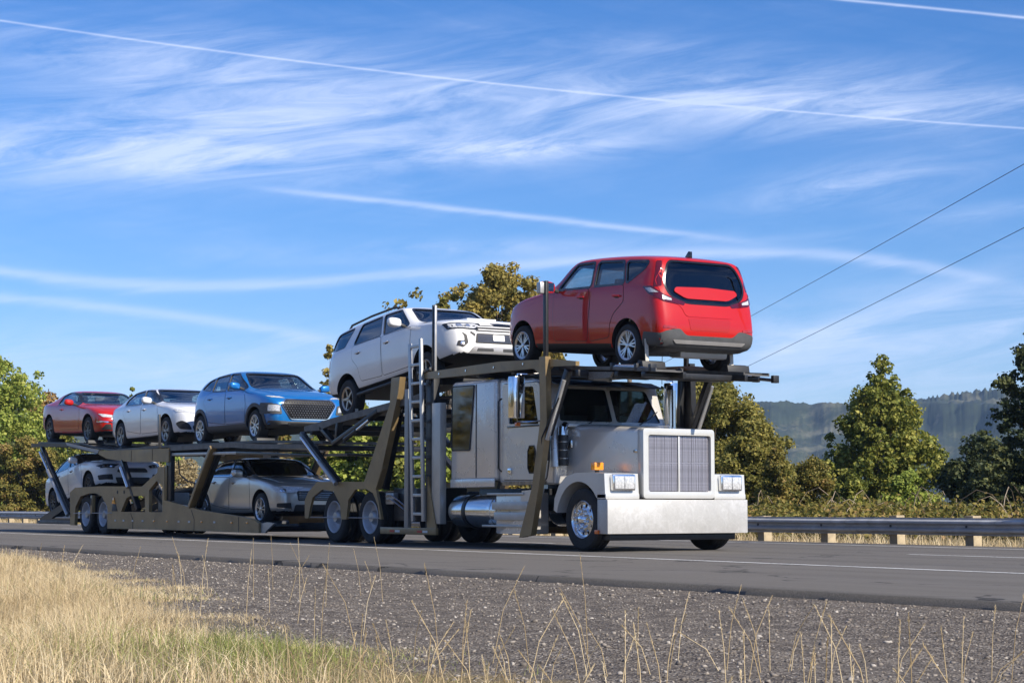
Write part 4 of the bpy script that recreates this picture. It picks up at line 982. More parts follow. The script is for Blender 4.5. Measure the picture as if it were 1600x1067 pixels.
    for d, sg in (('R', -1), ('L', 1)):
        tube('roof_rail', [(-.40, sg * .60, 1.80), (-.25, sg * .62, 1.865), (.6, sg * .63, 1.885), (1.5, sg * .63, 1.87), (1.75, sg * .63, 1.82)], .022, black_pl, c.root)
        tube('side_step', [(.50, sg * .93, .36), (.60, sg * 1.0, .36), (2.45, sg * 1.0, .36), (2.55, sg * .93, .36)], .035, black_pl, c.root)
        c.patch('taillight', [(-.93, 1.0), (-.72, 1.0), (-.70, 1.36), (-.80, 1.36)], d, .006, .02, redlens)
    c.patch('roof_spoiler', rnd([(-.70, -.58), (-.70, .58), (-.52, .60), (-.52, -.60)], .03), 'T', .03, .03, white_p)
    c.mirror(2.36, 1.37, m=white_p, size=1.0); c.wheels(); c.seats(1.45, .72)
    box('windshield_sticker', (2.30, 2.34), (-.06, .06), (1.585, 1.61), mat('plate_white'), c.root, 0)
offroader()
# -------- blue crossover
def crossover():
    st = [(-.62, .42, .66, .86, .98, .3, .10), (-.56, .33, .80, .98, 1.16, .3, .12), (-.42, .28, .88, 1.08, 1.30, .3, .10), (-.15, .25, .91, 1.13, 1.43, .34, 0), (.25, .23, .92, 1.145, 1.525, .36, 0), (.8, .22, .92, 1.14, 1.58, .38, 0), (1.35, .22, .92, 1.13, 1.60, .38, 0),
          (1.72, .22, .92, 1.12, 1.575, .38, 0), (1.92, .22, .92, 1.115, 1.50, .38, 0), (2.20, .22, .92, 1.105, 1.34, .38, 0), (2.50, .22, .92, 1.09, 1.19, .36, 0), (2.68, .23, .92, 1.07, 1.125, .3, 0), (3.0, .24, .91, 1.02, 1.085, .3, 0), (3.35, .25, .885, .95, 1.02, .3, 0),
          (3.58, .27, .83, .86, .94, .3, 0), (3.70, .30, .75, .78, .85, .3, -.02)]
    c = Car('crossover', st, 2.94, .335, .92, blue_p, 'bright blue crossover car with grey wheel-arch cladding on the upper deck', 'car', hub_loc(-15.69, 2.37, .335, .2), .2, rim='five', cab=(-.42, 2.58), rw=.68)
    c.open_cabin(); c.wells(.395)
    c.side([([(2.40, 1.145), (1.72, 1.50), (1.32, 1.515), (1.46, 1.155)], glass_l), ([(1.38, 1.16), (1.24, 1.515), (.58, 1.485), (.62, 1.18)], glass_l), ([(.52, 1.20), (.50, 1.465), (.22, 1.41), (-.02, 1.25)], glass_m)])
    wp = [(-.72, 1.16), (-.60, 1.50), (.60, 1.50), (.72, 1.16)]; c.hole(rnd(wp, .06), 'front'); rg = [(-.60, 1.16), (-.50, 1.36), (.50, 1.36), (.60, 1.16)]; c.hole(rnd(rg, .05), 'back')
    c.body(); c.side_glass(); c.shield('windshield', wp, 'front', glass_m); c.shield('rear_window', rg, 'back', glass_l)
    c.door([(1.46, .42), (2.46, .42), (2.50, .80), (2.42, 1.10), (1.44, 1.125)], handle=(1.64, .98)); c.door([(.48, .50), (1.42, .42), (1.40, 1.125), (.50, 1.15), (.20, .95), (.42, .75)], handle=(.58, 1.0))
    for cx, n_ in ((0, 0), (c.wb, 1)):
        ring = [(cx + .475 * math.cos(a), .335 + .475 * math.sin(a)) for a in np.linspace(-.12, math.pi + .12, 22)] + [(cx + .40 * math.cos(a), .335 + .40 * math.sin(a)) for a in np.linspace(math.pi + .12, -.12, 22)]
        c.patch('arch_cladding', ring, 'R', .012, .03, grey_pl, both=True, step=.06)
    c.patch('sill_cladding', rnd([(.44, .235), (2.50, .235), (2.50, .40), (.44, .40)], .02), 'R', .012, .03, grey_pl, both=True)
    c.patch('hood', rnd([(2.70, -.76), (2.70, .76), (3.50, .66), (3.60, .3), (3.60, -.3), (3.50, -.66)], .08), 'T', .006, .012, blue_p)
    g = c.patch('grille', rnd([(-.52, .845), (.52, .845), (.62, .745), (.42, .455), (-.42, .455), (-.62, .745)], .05), 'F', .012, .02, mat('grille_mesh', (.015, .015, .015), .3, .6))
    bm = bmesh.new()
    for iz in range(8):
        for iy in range(-10, 11):
            y = iy * .060 + (.030 if iz % 2 else 0); z = .485 + iz * .046
            if inside((y, z), [(-.50, .83), (.50, .83), (.60, .745), (.40, .47), (-.40, .47), (-.60, .745)]):
                h = c.bvh.ray_cast(Vector((9, y, z)), Vector((-1, 0, 0)))
                if h[0]:
                    p = h[0] + Vector((.020, 0, 0)); vs = [bm.verts.new(p + Vector((a, b, d))) for a, b, d in ((0, -.022, 0), (0, 0, -.016), (0, .022, 0), (0, 0, .016))]; t_ = bm.verts.new(p + Vector((.012, 0, 0)))
                    for i in range(4): bm.faces.new((vs[i], vs[(i + 1) % 4], t_))
    tag(finish('grille_studs', bm, mat('stud_chrome', (.36, .35, .34), .3, .85), g, smooth=0), kind='stuff')
    c.patch('grille_frame', rnd([(-.54, .865), (.54, .865), (.65, .75), (.44, .432), (-.44, .432), (-.65, .75)], .05), 'F', .018, .02, chrome, hole=rnd([(-.52, .845), (.52, .845), (.62, .745), (.42, .455), (-.42, .455), (-.62, .745)], .05))
    for sg in (1, -1):
        f = lambda P: [(u * sg, v) for u, v in P]
        c.patch('running_light', rnd(f([(.52, .885), (.78, .90), (.84, .94), (.60, .915)]), .01), 'F', .010, .012, lens)
        a = c.patch('headlight_housing', rnd(f([(.62, .55), (.66, .74), (.84, .78), (.90, .62), (.80, .55)]), .03), 'F', .014, .03, grey_pl)
        c.patch('headlight', rnd(f([(.67, .60), (.69, .715), (.83, .735), (.84, .63)]), .02), 'F', .020, .02, lens, parent=a)
    c.patch('headlight_housing', rnd([(-.30, .56), (.10, .56), (.12, .78), (-.30, .80)], .05), 55, .010, .02, grey_pl)
    c.patch('headlight', rnd([(-.12, .61), (.14, .61), (.16, .73), (-.10, .75)], .03), 50, .018, .02, lens)
    c.patch('lower_bumper', rnd([(-.80, .27), (.80, .27), (.84, .42), (.5, .40), (-.5, .40), (-.84, .42)], .03), 'F', .012, .02, grey_pl)
    c.patch('lower_intake', rnd([(-.45, .30), (.45, .30), (.50, .37), (-.50, .37)], .02), 'F', .018, .01, black_pl)
    c.mirror(2.28, 1.17, m=blue_p, size=.92); c.wheels(); c.seats(1.35, .55)
    tube('aerial', [(.35, 0, 1.54), (.16, 0, 1.66)], .006, black_pl, c.root, n=5)
crossover()
# -------- saloons and the coupe share a builder
def saloon(name, label, pm, loc, tilt, wb, R, st, cab, wins, wp, rg, doors, rim, rm, front, gl=glass_m, chromewin=False, mir=(2.2, 1.06), rw=.70, seatx=1.35, mm=None):
    c = Car(name, st, wb, R, .92, pm, label, 'car', loc, tilt, rim=rim, rim_m=rm, cab=cab, rw=rw)
    c.open_cabin(); c.wells(R + .06); c.side([(w, gl) for w in wins]); c.hole(rnd(wp, .05), 'front'); c.hole(rnd(rg, .05), 'back')
    c.body(); c.side_glass(trim_m=chrome if chromewin else None, tw=.016 if chromewin else .02); c.shield('windshield', wp, 'front', gl); c.shield('rear_window', rg, 'back', gl)
    for d in doors: c.door(d[0], handle=d[1])
    front(c); c.mirror(*mir, m=mm or pm, size=.92); c.wheels(); c.seats(seatx, .42); return c
SED = [(-.96, .40, .60, .74, .84, .3, .02), (-.90, .32, .76, .88, .98, .3, .02), (-.74, .27, .86, 1.00, 1.07, .3, 0), (-.50, .22, .90, 1.03, 1.105, .34, 0), (-.25, .20, .915, 1.045, 1.17, .36, 0), (.10, .19, .92, 1.05, 1.31, .36, 0), (.45, .18, .92, 1.045, 1.41, .38, 0), (1.0, .18, .92, 1.035, 1.455, .38, 0),
       (1.50, .18, .92, 1.025, 1.445, .38, 0), (1.74, .18, .92, 1.02, 1.39, .38, 0), (2.10, .18, .92, 1.01, 1.22, .38, 0), (2.42, .19, .92, 1.00, 1.065, .36, 0), (2.62, .19, .92, .98, 1.025, .3, 0), (3.0, .20, .915, .93, .985, .3, 0), (3.35, .21, .89, .86, .925, .3, 0), (3.60, .22, .82, .77, .84, .3, 0), (3.74, .25, .70, .68, .74, .3, -.02)]
SW = [[(2.36, 1.045), (1.66, 1.36), (1.30, 1.375), (1.44, 1.055)], [(1.36, 1.06), (1.22, 1.375), (.62, 1.34), (.30, 1.20), (.26, 1.08)]]
SD = [([(1.42, .34), (2.48, .34), (2.48, .70), (2.40, 1.00), (1.42, 1.015)], (1.60, .90)), ([(.46, .44), (1.38, .34), (1.38, 1.02), (.34, 1.03), (.16, .90), (.42, .66)], (.56, .92))]
WP = [(-.72, 1.06), (-.58, 1.37), (.58, 1.37), (.72, 1.06)]; RG = [(-.66, 1.12), (-.54, 1.30), (.54, 1.30), (.66, 1.12)]
def sed_common(c, hood_x=3.50):
    c.patch('hood', rnd([(2.62, -.76), (2.62, .76), (hood_x - .08, .66), (hood_x, .3), (hood_x, -.3), (hood_x - .08, -.66)], .08), 'T', .005, .01, c.pm)
    c.patch('taillight', rnd([(.50, .78), (.84, .80), (.86, .92), (.55, .92)], .03), 'B', .006, .02, redlens, both=True)
    c.patch('rear_bumper', rnd([(-.76, .30), (.76, .30), (.78, .42), (-.78, .42)], .03), 'B', .006, .02, black_pl)
def fr_white(c):
    sed_common(c)
    for sg in (1, -1):
        f = lambda P: [(u * sg, v) for u, v in P]
        c.patch('headlight', rnd(f([(.50, .70), (.84, .76), (.86, .83), (.60, .765), (.46, .73)]), .015), 'F', .008, .02, lens)
        c.patch('side_intake', rnd(f([(.56, .34), (.80, .36), (.86, .50), (.78, .56), (.64, .48)]), .05), 'F', .010, .02, black_pl)
    c.patch('upper_grille', rnd([(-.45, .665), (.45, .665), (.40, .70), (-.40, .70)], .015), 'F', .008, .02, trim_b)
    g = c.patch('lower_grille', rnd([(-.50, .28), (.50, .28), (.56, .42), (.36, .56), (-.36, .56), (-.56, .42)], .04), 'F', .008, .02, black_pl)
    for z in (.33, .38, .43, .48): c.patch('grille_slat', sq(0, z, .44 if z < .45 else .38, .006, .003), 'F', .014, .01, chrome_d, parent=g)
saloon('sedan', 'pearl white sedan between the red coupe and the blue car on the upper deck', pearl_p, hub_loc(-20.7, 2.40, .335, .5), .5, 2.94, .335, SED, (-.18, 2.52), SW, WP, RG, SD, 'twin', mat('two_tone_alloy', (.30, .30, .31), .3, .8, var=.5, scale=30), fr_white, glass_l)
def fr_silver(c):
    sed_common(c)
    for sg in (1, -1):
        f = lambda P: [(u * sg, v) for u, v in P]
        a = c.patch('headlight', rnd(f([(.46, .66), (.80, .67), (.86, .80), (.60, .76), (.42, .72)]), .02), 'F', .008, .02, lens)
        c.patch('headlight_bulb', sq(.70 * sg, .71, .05, .028), 'F', .014, .02, lens_in, parent=a)
        c.patch('fog_intake', rnd(f([(.54, .34), (.80, .37), (.80, .45), (.56, .46)]), .02), 'F', .008, .02, black_pl)
        c.patch('intake_chrome', rnd(f([(.54, .325), (.78, .345), (.78, .36), (.54, .34)]), .005), 'F', .012, .012, chrome)
    c.patch('headlight', rnd([(-.16, .67), (.20, .68), (.30, .78), (-.10, .80)], .02), 42, .008, .02, lens)
    g = c.patch('grille', rnd([(-.40, .50), (.40, .50), (.42, .70), (-.42, .70)], .04), 'F', .008, .02, black_pl)
    for z in (.54, .58, .62, .66): c.patch('grille_slat', sq(0, z, .38, .005, .002), 'F', .016, .012, chrome_d, parent=g)
    c.patch('lower_intake', rnd([(-.50, .28), (.50, .28), (.46, .42), (-.46, .42)], .03), 'F', .008, .02, black_pl)
saloon('sedan', 'champagne silver sedan low on the trailer under the blue car', silver_p, hub_loc(-15.39, .61, .335, .3), .3, 2.98, .335, SED, (-.18, 2.52), SW, WP, RG, SD, 'ten', alloy, fr_silver, glass_m, chromewin=True)
ELA = [(a, b, w, c_, d - (.02 if 0 < a < 2.2 else 0), e, f) for a, b, w, c_, d, e, f in SED]
def fr_small(c):
    sed_common(c)
    for sg in (1, -1):
        f = lambda P: [(u * sg, v) for u, v in P]
        a = c.patch('headlight', rnd(f([(.48, .66), (.78, .68), (.86, .77), (.58, .76), (.44, .72)]), .02), 'F', .008, .02, trim_b)
        for y in (.56, .64, .72): c.patch('headlight_bulb', sq(y * sg, .705 + (y - .56) * .1, .028, .024), 'F', .014, .02, lens_in, parent=a)
        c.patch('fog_intake', rnd(f([(.52, .36), (.82, .38), (.84, .50), (.54, .50)]), .02), 'F', .008, .02, black_pl)
    c.patch('headlight', rnd([(-.16, .67), (.16, .68), (.26, .765), (-.10, .78)], .02), 42, .008, .02, trim_b)
    c.patch('grille', rnd([(-.42, .55), (.42, .55), (.36, .66), (-.36, .66)], .05), 'F', .008, .02, black_pl)
    c.patch('lower_intake', rnd([(-.42, .28), (.42, .28), (.46, .42), (-.46, .42)], .03), 'F', .008, .02, black_pl)
saloon('sedan', 'white sedan nose-up on the lower deck over the rear trailer wheels', white_p, hub_loc(-25.75, .78, .325, 8.6), 8.6, 2.80, .325, [(a * .96 if a > 0 else a, *r) for a, *r in ELA], (-.18, 2.42), [[(x * .96 if x > 0 else x, z - .01) for x, z in w] for w in SW], WP, RG, [([(x * .96 if x > .5 else x, z) for x, z in d[0]], d[1]) for d in SD], 'five', alloy_d, fr_small, glass_m, mm=white_p)
MUS = [(-.92, .42, .62, .80, .92, .3, .04), (-.86, .34, .78, .90, 1.02, .3, .03), (-.65, .28, .89, 1.00, 1.075, .3, 0), (-.35, .24, .925, 1.02, 1.10, .34, 0), (0, .20, .93, 1.02, 1.18, .38, 0), (.45, .19, .925, 1.00, 1.31, .42, 0), (.9, .18, .92, .985, 1.385, .44, 0), (1.25, .18, .92, .98, 1.40, .44, 0),
       (1.58, .18, .92, .98, 1.365, .44, 0), (1.85, .18, .92, .98, 1.24, .44, 0), (2.20, .19, .92, .975, 1.07, .40, 0), (2.40, .19, .92, .965, 1.02, .3, 0), (2.8, .20, .93, .945, 1.01, .3, 0), (3.2, .20, .925, .90, .98, .3, 0), (3.55, .22, .88, .83, .92, .3, 0), (3.80, .25, .82, .74, .83, .3, -.03), (3.92, .30, .72, .66, .74, .3, -.05)]
def fr_coupe(c):
    sed_common(c, 3.66)
    for sg in (1, -1):
        f = lambda P: [(u * sg, v) for u, v in P]
        c.patch('headlight', rnd(f([(.48, .66), (.78, .68), (.84, .76), (.56, .73)]), .015), 'F', .008, .02, lens)
        c.patch('fog_intake', rnd(f([(.56, .36), (.80, .36), (.72, .50), (.60, .50)]), .02), 'F', .008, .02, black_pl)
        c.patch('intake_chrome', rnd(f([(.50, .53), (.86, .545), (.86, .575), (.50, .56)]), .005), 'F', .010, .012, chrome)
    c.patch('grille', rnd([(-.48, .46), (.48, .46), (.44, .68), (-.44, .68)], .06), 'F', .008, .02, black_pl)
    c.patch('splitter', rnd([(-.72, .26), (.72, .26), (.74, .33), (-.74, .33)], .02), 'F', .012, .02, black_pl)
saloon('sports_coupe', 'red sports coupe at the rear end of the upper deck', cred_p, hub_loc(-26.14, 2.74, .345, -2.0), -2.0, 3.04, .345, MUS, (-.05, 2.34), [[(2.22, 1.00), (1.58, 1.31), (1.05, 1.33), (.72, 1.24), (.62, 1.02)]], [(-.72, 1.06), (-.58, 1.315), (.58, 1.315), (.72, 1.06)], [(-.58, 1.14), (-.50, 1.30), (.50, 1.30), (.58, 1.14)],
       [([(.92, .36), (2.38, .36), (2.42, .70), (2.34, .97), (.80, .98), (.72, .75)], (.98, .88))], 'ten', mat('machined_dark_alloy', (.16, .16, .17), .3, .8, var=.6, scale=30), fr_coupe, glass_l, mir=(2.05, 1.03), seatx=1.3)
# ================================================================== THE TRUCK
frame_m = mat('olive_frame_paint', (.27, .19, .09), .42, .15, coat=.25, var=.25, scale=1.6, dirt=.35)
dark_f = mat('dark_frame_paint', (.018, .019, .022), .45, .2, coat=.2, var=.3, scale=3, dirt=.2)
truck_p = mat('truck_silver_paint', (.72, .69, .64), .28, .35, coat=.8, var=.05, scale=1.2)
white_al = mat('bright_trim_paint', (.62, .62, .60), .3, .25, coat=.6, var=.04)
polish = mat('polished_aluminium', (.72, .73, .74), .18, 1.0, var=.06, scale=4)
dull_al = mat('dull_aluminium', (.45, .45, .45), .45, .8)
galv_l = mat('ladder_aluminium', (.48, .48, .47), .4, .6, var=.12, scale=6)
track_m = mat('deck_steel', (.13, .125, .12), .5, .5, var=.35, scale=5, dirt=.4)
white_rim = mat('wheel_white_steel', (.52, .54, .58), .4, .3, var=.08, dirt=.15)
marker_m = mat('marker_amber', (.75, .16, .02), .3, coat=1)
YC = .1
def my(y): return 2 * YC - y
def plate(name, poly, holes, y0, y1, m, parent, bevel=.006):
    bm = bmesh.new(); ed = []
    for lp in [poly] + holes:
        vs = [bm.verts.new((a, y0, b)) for a, b in lp]; ed += [bm.edges.new((vs[i], vs[(i + 1) % len(vs)])) for i in range(len(vs))]
    r = bmesh.ops.triangle_fill(bm, use_beauty=True, use_dissolve=True, edges=ed)
    g = bmesh.ops.extrude_face_region(bm, geom=bm.faces[:]); bmesh.ops.translate(bm, verts=[v for v in g['geom'] if isinstance(v, bmesh.types.BMVert)], vec=(0, y1 - y0, 0))
    bmesh.ops.recalc_face_normals(bm, faces=bm.faces); return finish(name, bm, m, parent, bevel=0, smooth=25)
def both_sides(fn, y):   # near side, then the mirrored far side
    fn(y, -1); fn(my(y), 1)

truck = empty('car_carrier_truck', (0, YC, 0)); truck.location = (0, 0, 0)
tag(truck, 'silver long-nosed lorry tractor with a wide bumper and a car deck over its cab', 'truck')
def bumper_mat():
    m = bpy.data.materials.new('scuffed_bumper'); m.use_nodes = True; t = NT(m.node_tree); b = t.n['Principled BSDF']; tc = t.new('ShaderNodeTexCoord'); o = tc.outputs['Object']
    n = t.noise(o, 9, 7, .75, 1.2); n2 = t.noise(o, 2.2, 4, .6); n3 = t.noise(o, 60, 4, .7)
    f = t.m('ADD', t.m('MULTIPLY', n, .6), t.m('MULTIPLY', n2, .4))
    t.link(t.ramp(f, [(.35, (.46, .45, .425)), (.5, (.53, .52, .495)), (.62, (.62, .61, .59))]), b.inputs['Base Color']); b.inputs['Metallic'].default_value = .35
    t.link(t.m('ADD', .32, t.m('MULTIPLY', n3, .3)), b.inputs['Roughness']); return m
bm_m = bumper_mat()
bpoly = [(.42, -1.20), (.56, -1.24), (.745, -1.235), (.745, 1.435), (.56, 1.44), (.42, 1.40), (.42, 1.36), (.70, 1.36), (.70, -1.16), (.42, -1.16)]
prism('bumper', bpoly, .27, .785, bm_m, truck, axis='z', bevel=.012)
box('marker_light', (.45, .53), (-1.275, -1.235), (.27, .33), marker_m, truck, .008)
box('tow_plate', (.38, .60), (-1.10, 1.30), (.17, .268), dark_f, truck)
# grille
gf = plate('grille_frame', [], [], 0, 0, white_al, truck) if False else None
def grille():
    y0, y1, z0, z1 = -.575, .785, .80, 1.865
    bm = bmesh.new(); o_ = rnd([(y0, z0), (y1, z0), (y1, z1), (y0, z1)], .06); i_ = rnd([(-.475, .905), (.715, .905), (.715, 1.765), (-.475, 1.765)], .04); ed = []
    for lp in (o_, i_):
        vs = [bm.verts.new((.60, a, b)) for a, b in lp]; ed += [bm.edges.new((vs[i], vs[(i + 1) % len(vs)])) for i in range(len(vs))]
    bmesh.ops.triangle_fill(bm, use_beauty=True, edges=ed); g = bmesh.ops.extrude_face_region(bm, geom=bm.faces[:])
    bmesh.ops.translate(bm, verts=[v for v in g['geom'] if isinstance(v, bmesh.types.BMVert)], vec=(.15, 0, 0)); bmesh.ops.recalc_face_normals(bm, faces=bm.faces)
    f = finish('grille_frame', bm, white_al, truck, bevel=.012, smooth=30)
    box('radiator_screen', (.60, .64), (-.50, .74), (.88, 1.79), mat('screen_dark', (.07, .065, .075), .6, .4), f, 0)
    bar = mat('grille_steel', (.50, .475, .52), .32, .65, var=.2, scale=25)
    n = 56
    first = None
    for i in range(n):
        y = -.466 + i * (1.172 / (n - 1))
        if abs(y - .12) < .016: continue
        if first is None:
            bm = bmesh.new(); add_box(bm, (.655, .70), (-.0065, .0065), (.915, 1.755)); bmesh.ops.recalc_face_normals(bm, faces=bm.faces); first = finish('grille_bar', bm, bar, f, smooth=0)
            first.location.y = y
        else:
            c = first.copy(); COL.objects.link(c); c.location = (random.uniform(-.003, .003), y, 0)
    box('centre_bar', (.65, .722), (.105, .135), (.906, 1.764), white_al, f, .004)
    box('cross_bar', (.69, .706), (-.474, .714), (1.338, 1.346), bar, f, 0)
grille()
# hood: two rounded sections lofted
def hood():
    bm = bmesh.new(); rings = []
    for x, y0, y1, z0, z1, r in ((.62, -.565, .775, .84, 1.855, .05), (.1, -.63, .84, .86, 1.90, .08), (-.5, -.75, .96, .95, 1.95, .12), (-.93, -.86, 1.07, .98, 1.975, .16)):
        pl = rnd([(y0, z0), (y1, z0), (y1 - .03, z1), (y0 + .03, z1)], r, 5); rings.append([bm.verts.new((x, a, b + (.03 if b > z1 - .02 else 0) * (1 - ((a - YC) / .9) ** 2))) for a, b in pl])
    n = len(rings[0])
    for a, b in zip(rings, rings[1:]):
        for k in range(n): bm.faces.new((a[k], a[(k + 1) % n], b[(k + 1) % n], b[k]))
    bm.faces.new(rings[0]); bm.faces.new(rings[-1][::-1]); bmesh.ops.recalc_face_normals(bm, faces=bm.faces)
    h = finish('hood', bm, truck_p, truck, smooth=40)
    for sg in (-1, 1):
        y = -.555 if sg < 0 else .765
        box('hood_hinge', (.50, .60), (y - .03, y + .03), (1.50, 1.54), polish, h, .006)
        box('hood_latch', (-.84, -.78), (YC - sg * -.0 + sg * .95 - .02, YC + sg * .95 + .02), (1.60, 1.72), polish, h, .006)
hood()
# fenders with headlights
def fender(yo, sg):
    a = [(.72 * math.cos(t) * .84 - .04, .46 + .60 * math.sin(t)) for t in np.linspace(R_(36), R_(168), 16)]
    top = [(-.72, .62), (-.70, .80), (-.58, 1.00), (-.38, 1.14), (-.10, 1.195), (.30, 1.195), (.66, 1.175), (.685, .81), (.45, .81)]
    yi = yo + (-sg) * .62; y0, y1 = sorted((yo, yi))
    f = plate('fender', top + a, [], y0, y1, white_al, truck)
    box('fender_step', (.46, .70), (y0 - (.0), y1), (.79, .872), white_al, f, .012)
    yl = sorted((yo + (-sg) * .10, yo + (-sg) * .52))
    hb = box('headlight', (.60, .745), yl, (.915, 1.165), mat('headlight_bezel', (.82, .82, .82), .15, 1.0), f, .03)
    lb = box('headlight_lens', (.747, .762), (yl[0] + .03, yl[1] - .03), (.945, 1.135), lens, hb, .005) if False else None
    for k in (0, 1):
        w = (yl[1] - yl[0] - .07) / 2; a0 = yl[0] + .03 + k * (w + .01)
        l = box('headlight_lens', (.742, .758), (a0, a0 + w), (.945, 1.135), lens, f, .006)
    bm = bmesh.new(); yc = (yl[0] + yl[1]) / 2; add_beam(bm, (.02, yc, 1.19), (.02, yc, 1.24), .05, .05, upv=(1, 0, 0)); bmesh.ops.recalc_face_normals(bm, faces=bm.faces)
    st = finish('turn_signal_stalk', bm, dark_f, f); box('turn_signal', (-.03, .08), (yc - .085, yc + .085), (1.235, 1.355), amber, f, .015)
    box('mud_flap_placard', (.25, .26), sorted((yo + (-sg) * .02, yo + (-sg) * .26)), (.66, .70), mat('plate_white', (.7, .7, .68), .5), f, 0) if sg < 0 else None
both_sides(fender, -1.235)
# road wheels of truck and trailer
def hub_holes(bm, r, y, n, rad): pass
def steer_wheel(x, y, sg, root):
    w = lathe('wheel', [(0, .04), (.16, .04), (.20, .10), (.20, .28), (0, .28)], dark_f, root, n=20)
    bm = bmesh.new(); p = [(.285, .03), (.30, .008), (.34, -.005), (.44, .004), (.475, .03), (.482, .055), (.482, .105), (.470, .108), (.470, .118), (.482, .121), (.482, .175), (.470, .178), (.470, .188), (.482, .191), (.482, .25), (.475, .275), (.44, .30), (.34, .31), (.285, .29)]
    add_lathe(bm, p, 'y', 56, close=True); finish('tyre', bm, rubber, w, smooth=28)
    # polished disc with ten hand holes
    bm = bmesh.new(); n = 10; seg = 60
    prof = [(.300, .012), (.285, .004), (.272, .02), (.262, .055), (.235, .065), (.195, .055), (.165, .035), (.120, .020), (.085, .018)]
    rings = []
    for r, h in prof: rings.append([bm.verts.new((r * math.cos(2 * math.pi * k / seg), h, r * math.sin(2 * math.pi * k / seg))) for k in range(seg)])
    for ri, (a, b) in enumerate(zip(rings, rings[1:])):
        for k in range(seg):
            if ri == 4 and k % 6 in (2, 3): continue
            bm.faces.new((a[k], b[k], b[(k + 1) % seg], a[(k + 1) % seg]))
    bmesh.ops.recalc_face_normals(bm, faces=bm.faces); rim = finish('rim', bm, polish, w, smooth=50)
    md = rim.modifiers.new('thick', 'SOLIDIFY'); md.thickness = .008
    bm = bmesh.new(); add_lathe(bm, [(0, -.045), (.045, -.045), (.06, -.035), (.075, .0), (.09, .02), (.09, .03), (0, .03)], 'y', 24); finish('hub_cap', bm, chrome, w)
    bm = bmesh.new()
    for k in range(10):
        a = 2 * math.pi * k / 10; add_lathe(bm, [(0, -.055), (.014, -.05), (.017, -.01), (.022, .0), (.022, .03), (0, .03)], 'y', 8, c=(.142 * math.cos(a), 0, .142 * math.sin(a)))
    finish('wheel_nut_covers', bm, chrome, w); w.location = (x, y, .482); w.rotation_euler = (0, .2, math.pi if sg > 0 else 0); return w
def dual_wheel(x, y, sg, root):
    w = lathe('wheel', [(0, .02), (.09, .02), (.11, .05), (.13, .09), (.13, .3), (0, .3)], dull_al, root, n=20)
    bm = bmesh.new()
    for o_ in (0, .31):
        p = [(.285, .03), (.30, .01), (.34, -.003), (.44, .006), (.475, .03), (.482, .05), (.482, .09), (.470, .093), (.470, .103), (.482, .106), (.482, .155), (.470, .158), (.470, .168), (.482, .171), (.482, .22), (.475, .24), (.44, .265), (.285, .255)]
        add_lathe(bm, [(r, h + o_) for r, h in p], 'y', 44, close=True)
    finish('tyre', bm, rubber, w, smooth=28)
    bm = bmesh.new(); add_lathe(bm, [(.305, .005), (.296, -.003), (.285, .004), (.275, .03), (.262, .13), (.25, .145), (.20, .165), (.12, .170), (.10, .165), (.10, .176), (.20, .176), (.27, .16), (.285, .20), (.30, .20), (.29, .1), (.298, .02)], 'y', 44, close=True)
    finish('rim', bm, white_rim, w, smooth=40)
    w.location = (x, y, .482); w.rotation_euler = (0, random.random(), math.pi if sg > 0 else 0); return w
steer_wheel(0, -1.20, -1, truck); steer_wheel(0, 1.40, 1, truck)
tube('front_axle', [(0, -.9, .42), (0, -.6, .34), (0, .8, .34), (0, 1.1, .42)], .06, dark_f, truck)
for x in (-6.85, -8.31):
    dual_wheel(x, -1.235, -1, truck); dual_wheel(x, 1.435, 1, truck); tube('drive_axle', [(x, -.9, .482), (x, 1.1, .482)], .09, dark_f, truck)
for y in (-.33, .53): beam('chassis_rail', (.5, y, .74), (-9.4, y, .74), .09, .26, dark_f, truck)

# cab and sleeper
def cab_shell(name, poly, y0, y1, m, cav, openings, bev=.05):
    bm = bmesh.new(); add_prism(bm, poly, y0, y1)
    bmesh.ops.bevel(bm, geom=[e for e in bm.edges if e.calc_face_angle(0) > .3], offset=bev, segments=4, profile=.5, affect='EDGES', clamp_overlap=True)
    me = bm_mesh(bm, 0); cuts = []
    if cav:
        b = bmesh.new(); add_prism(b, cav, y0 + .06, y1 - .06); cuts.append(bm_mesh(b))
    for pl, ax, a0, a1 in openings:
        b = bmesh.new(); add_prism(b, pl, a0, a1, axis=ax); cuts.append(bm_mesh(b))
    r = apply_bool(me, cuts); setmats(r, [m, black_pl])
    r.polygons.foreach_set('use_smooth', [True] * len(r.polygons)); r.set_sharp_from_angle(angle=R_(32)); r.name = name; return link(name, r, truck)
CY0, CY1 = -1.08, 1.12
cabp = [(-.93, 1.02), (-.93, 1.96), (-1.22, 2.66), (-1.6, 2.74), (-2.60, 2.76), (-2.60, 1.06)]
cavp = [(-1.02, 1.25), (-1.02, 1.94), (-1.28, 2.60), (-1.6, 2.67), (-2.52, 2.69), (-2.52, 1.25)]
dwin = rnd([(-2.26, 2.02), (-1.36, 1.99), (-1.40, 2.10), (-1.52, 2.60), (-2.26, 2.62)], .04)
wsl = rnd([(-.96, 2.03), (.06, 2.03), (.06, 2.56), (-.84, 2.56)], .05); wsr = rnd([(.14, 2.03), (1.02, 2.03), (.86, 2.56), (.14, 2.56)], .05)
cab_shell('cab', cabp, CY0, CY1, truck_p, cavp, [(dwin, 'y', CY0 - .2, CY0 + .2), (dwin, 'y', CY1 - .2, CY1 + .2), (wsl, 'x', -1.6, -.5), (wsr, 'x', -1.6, -.5)])
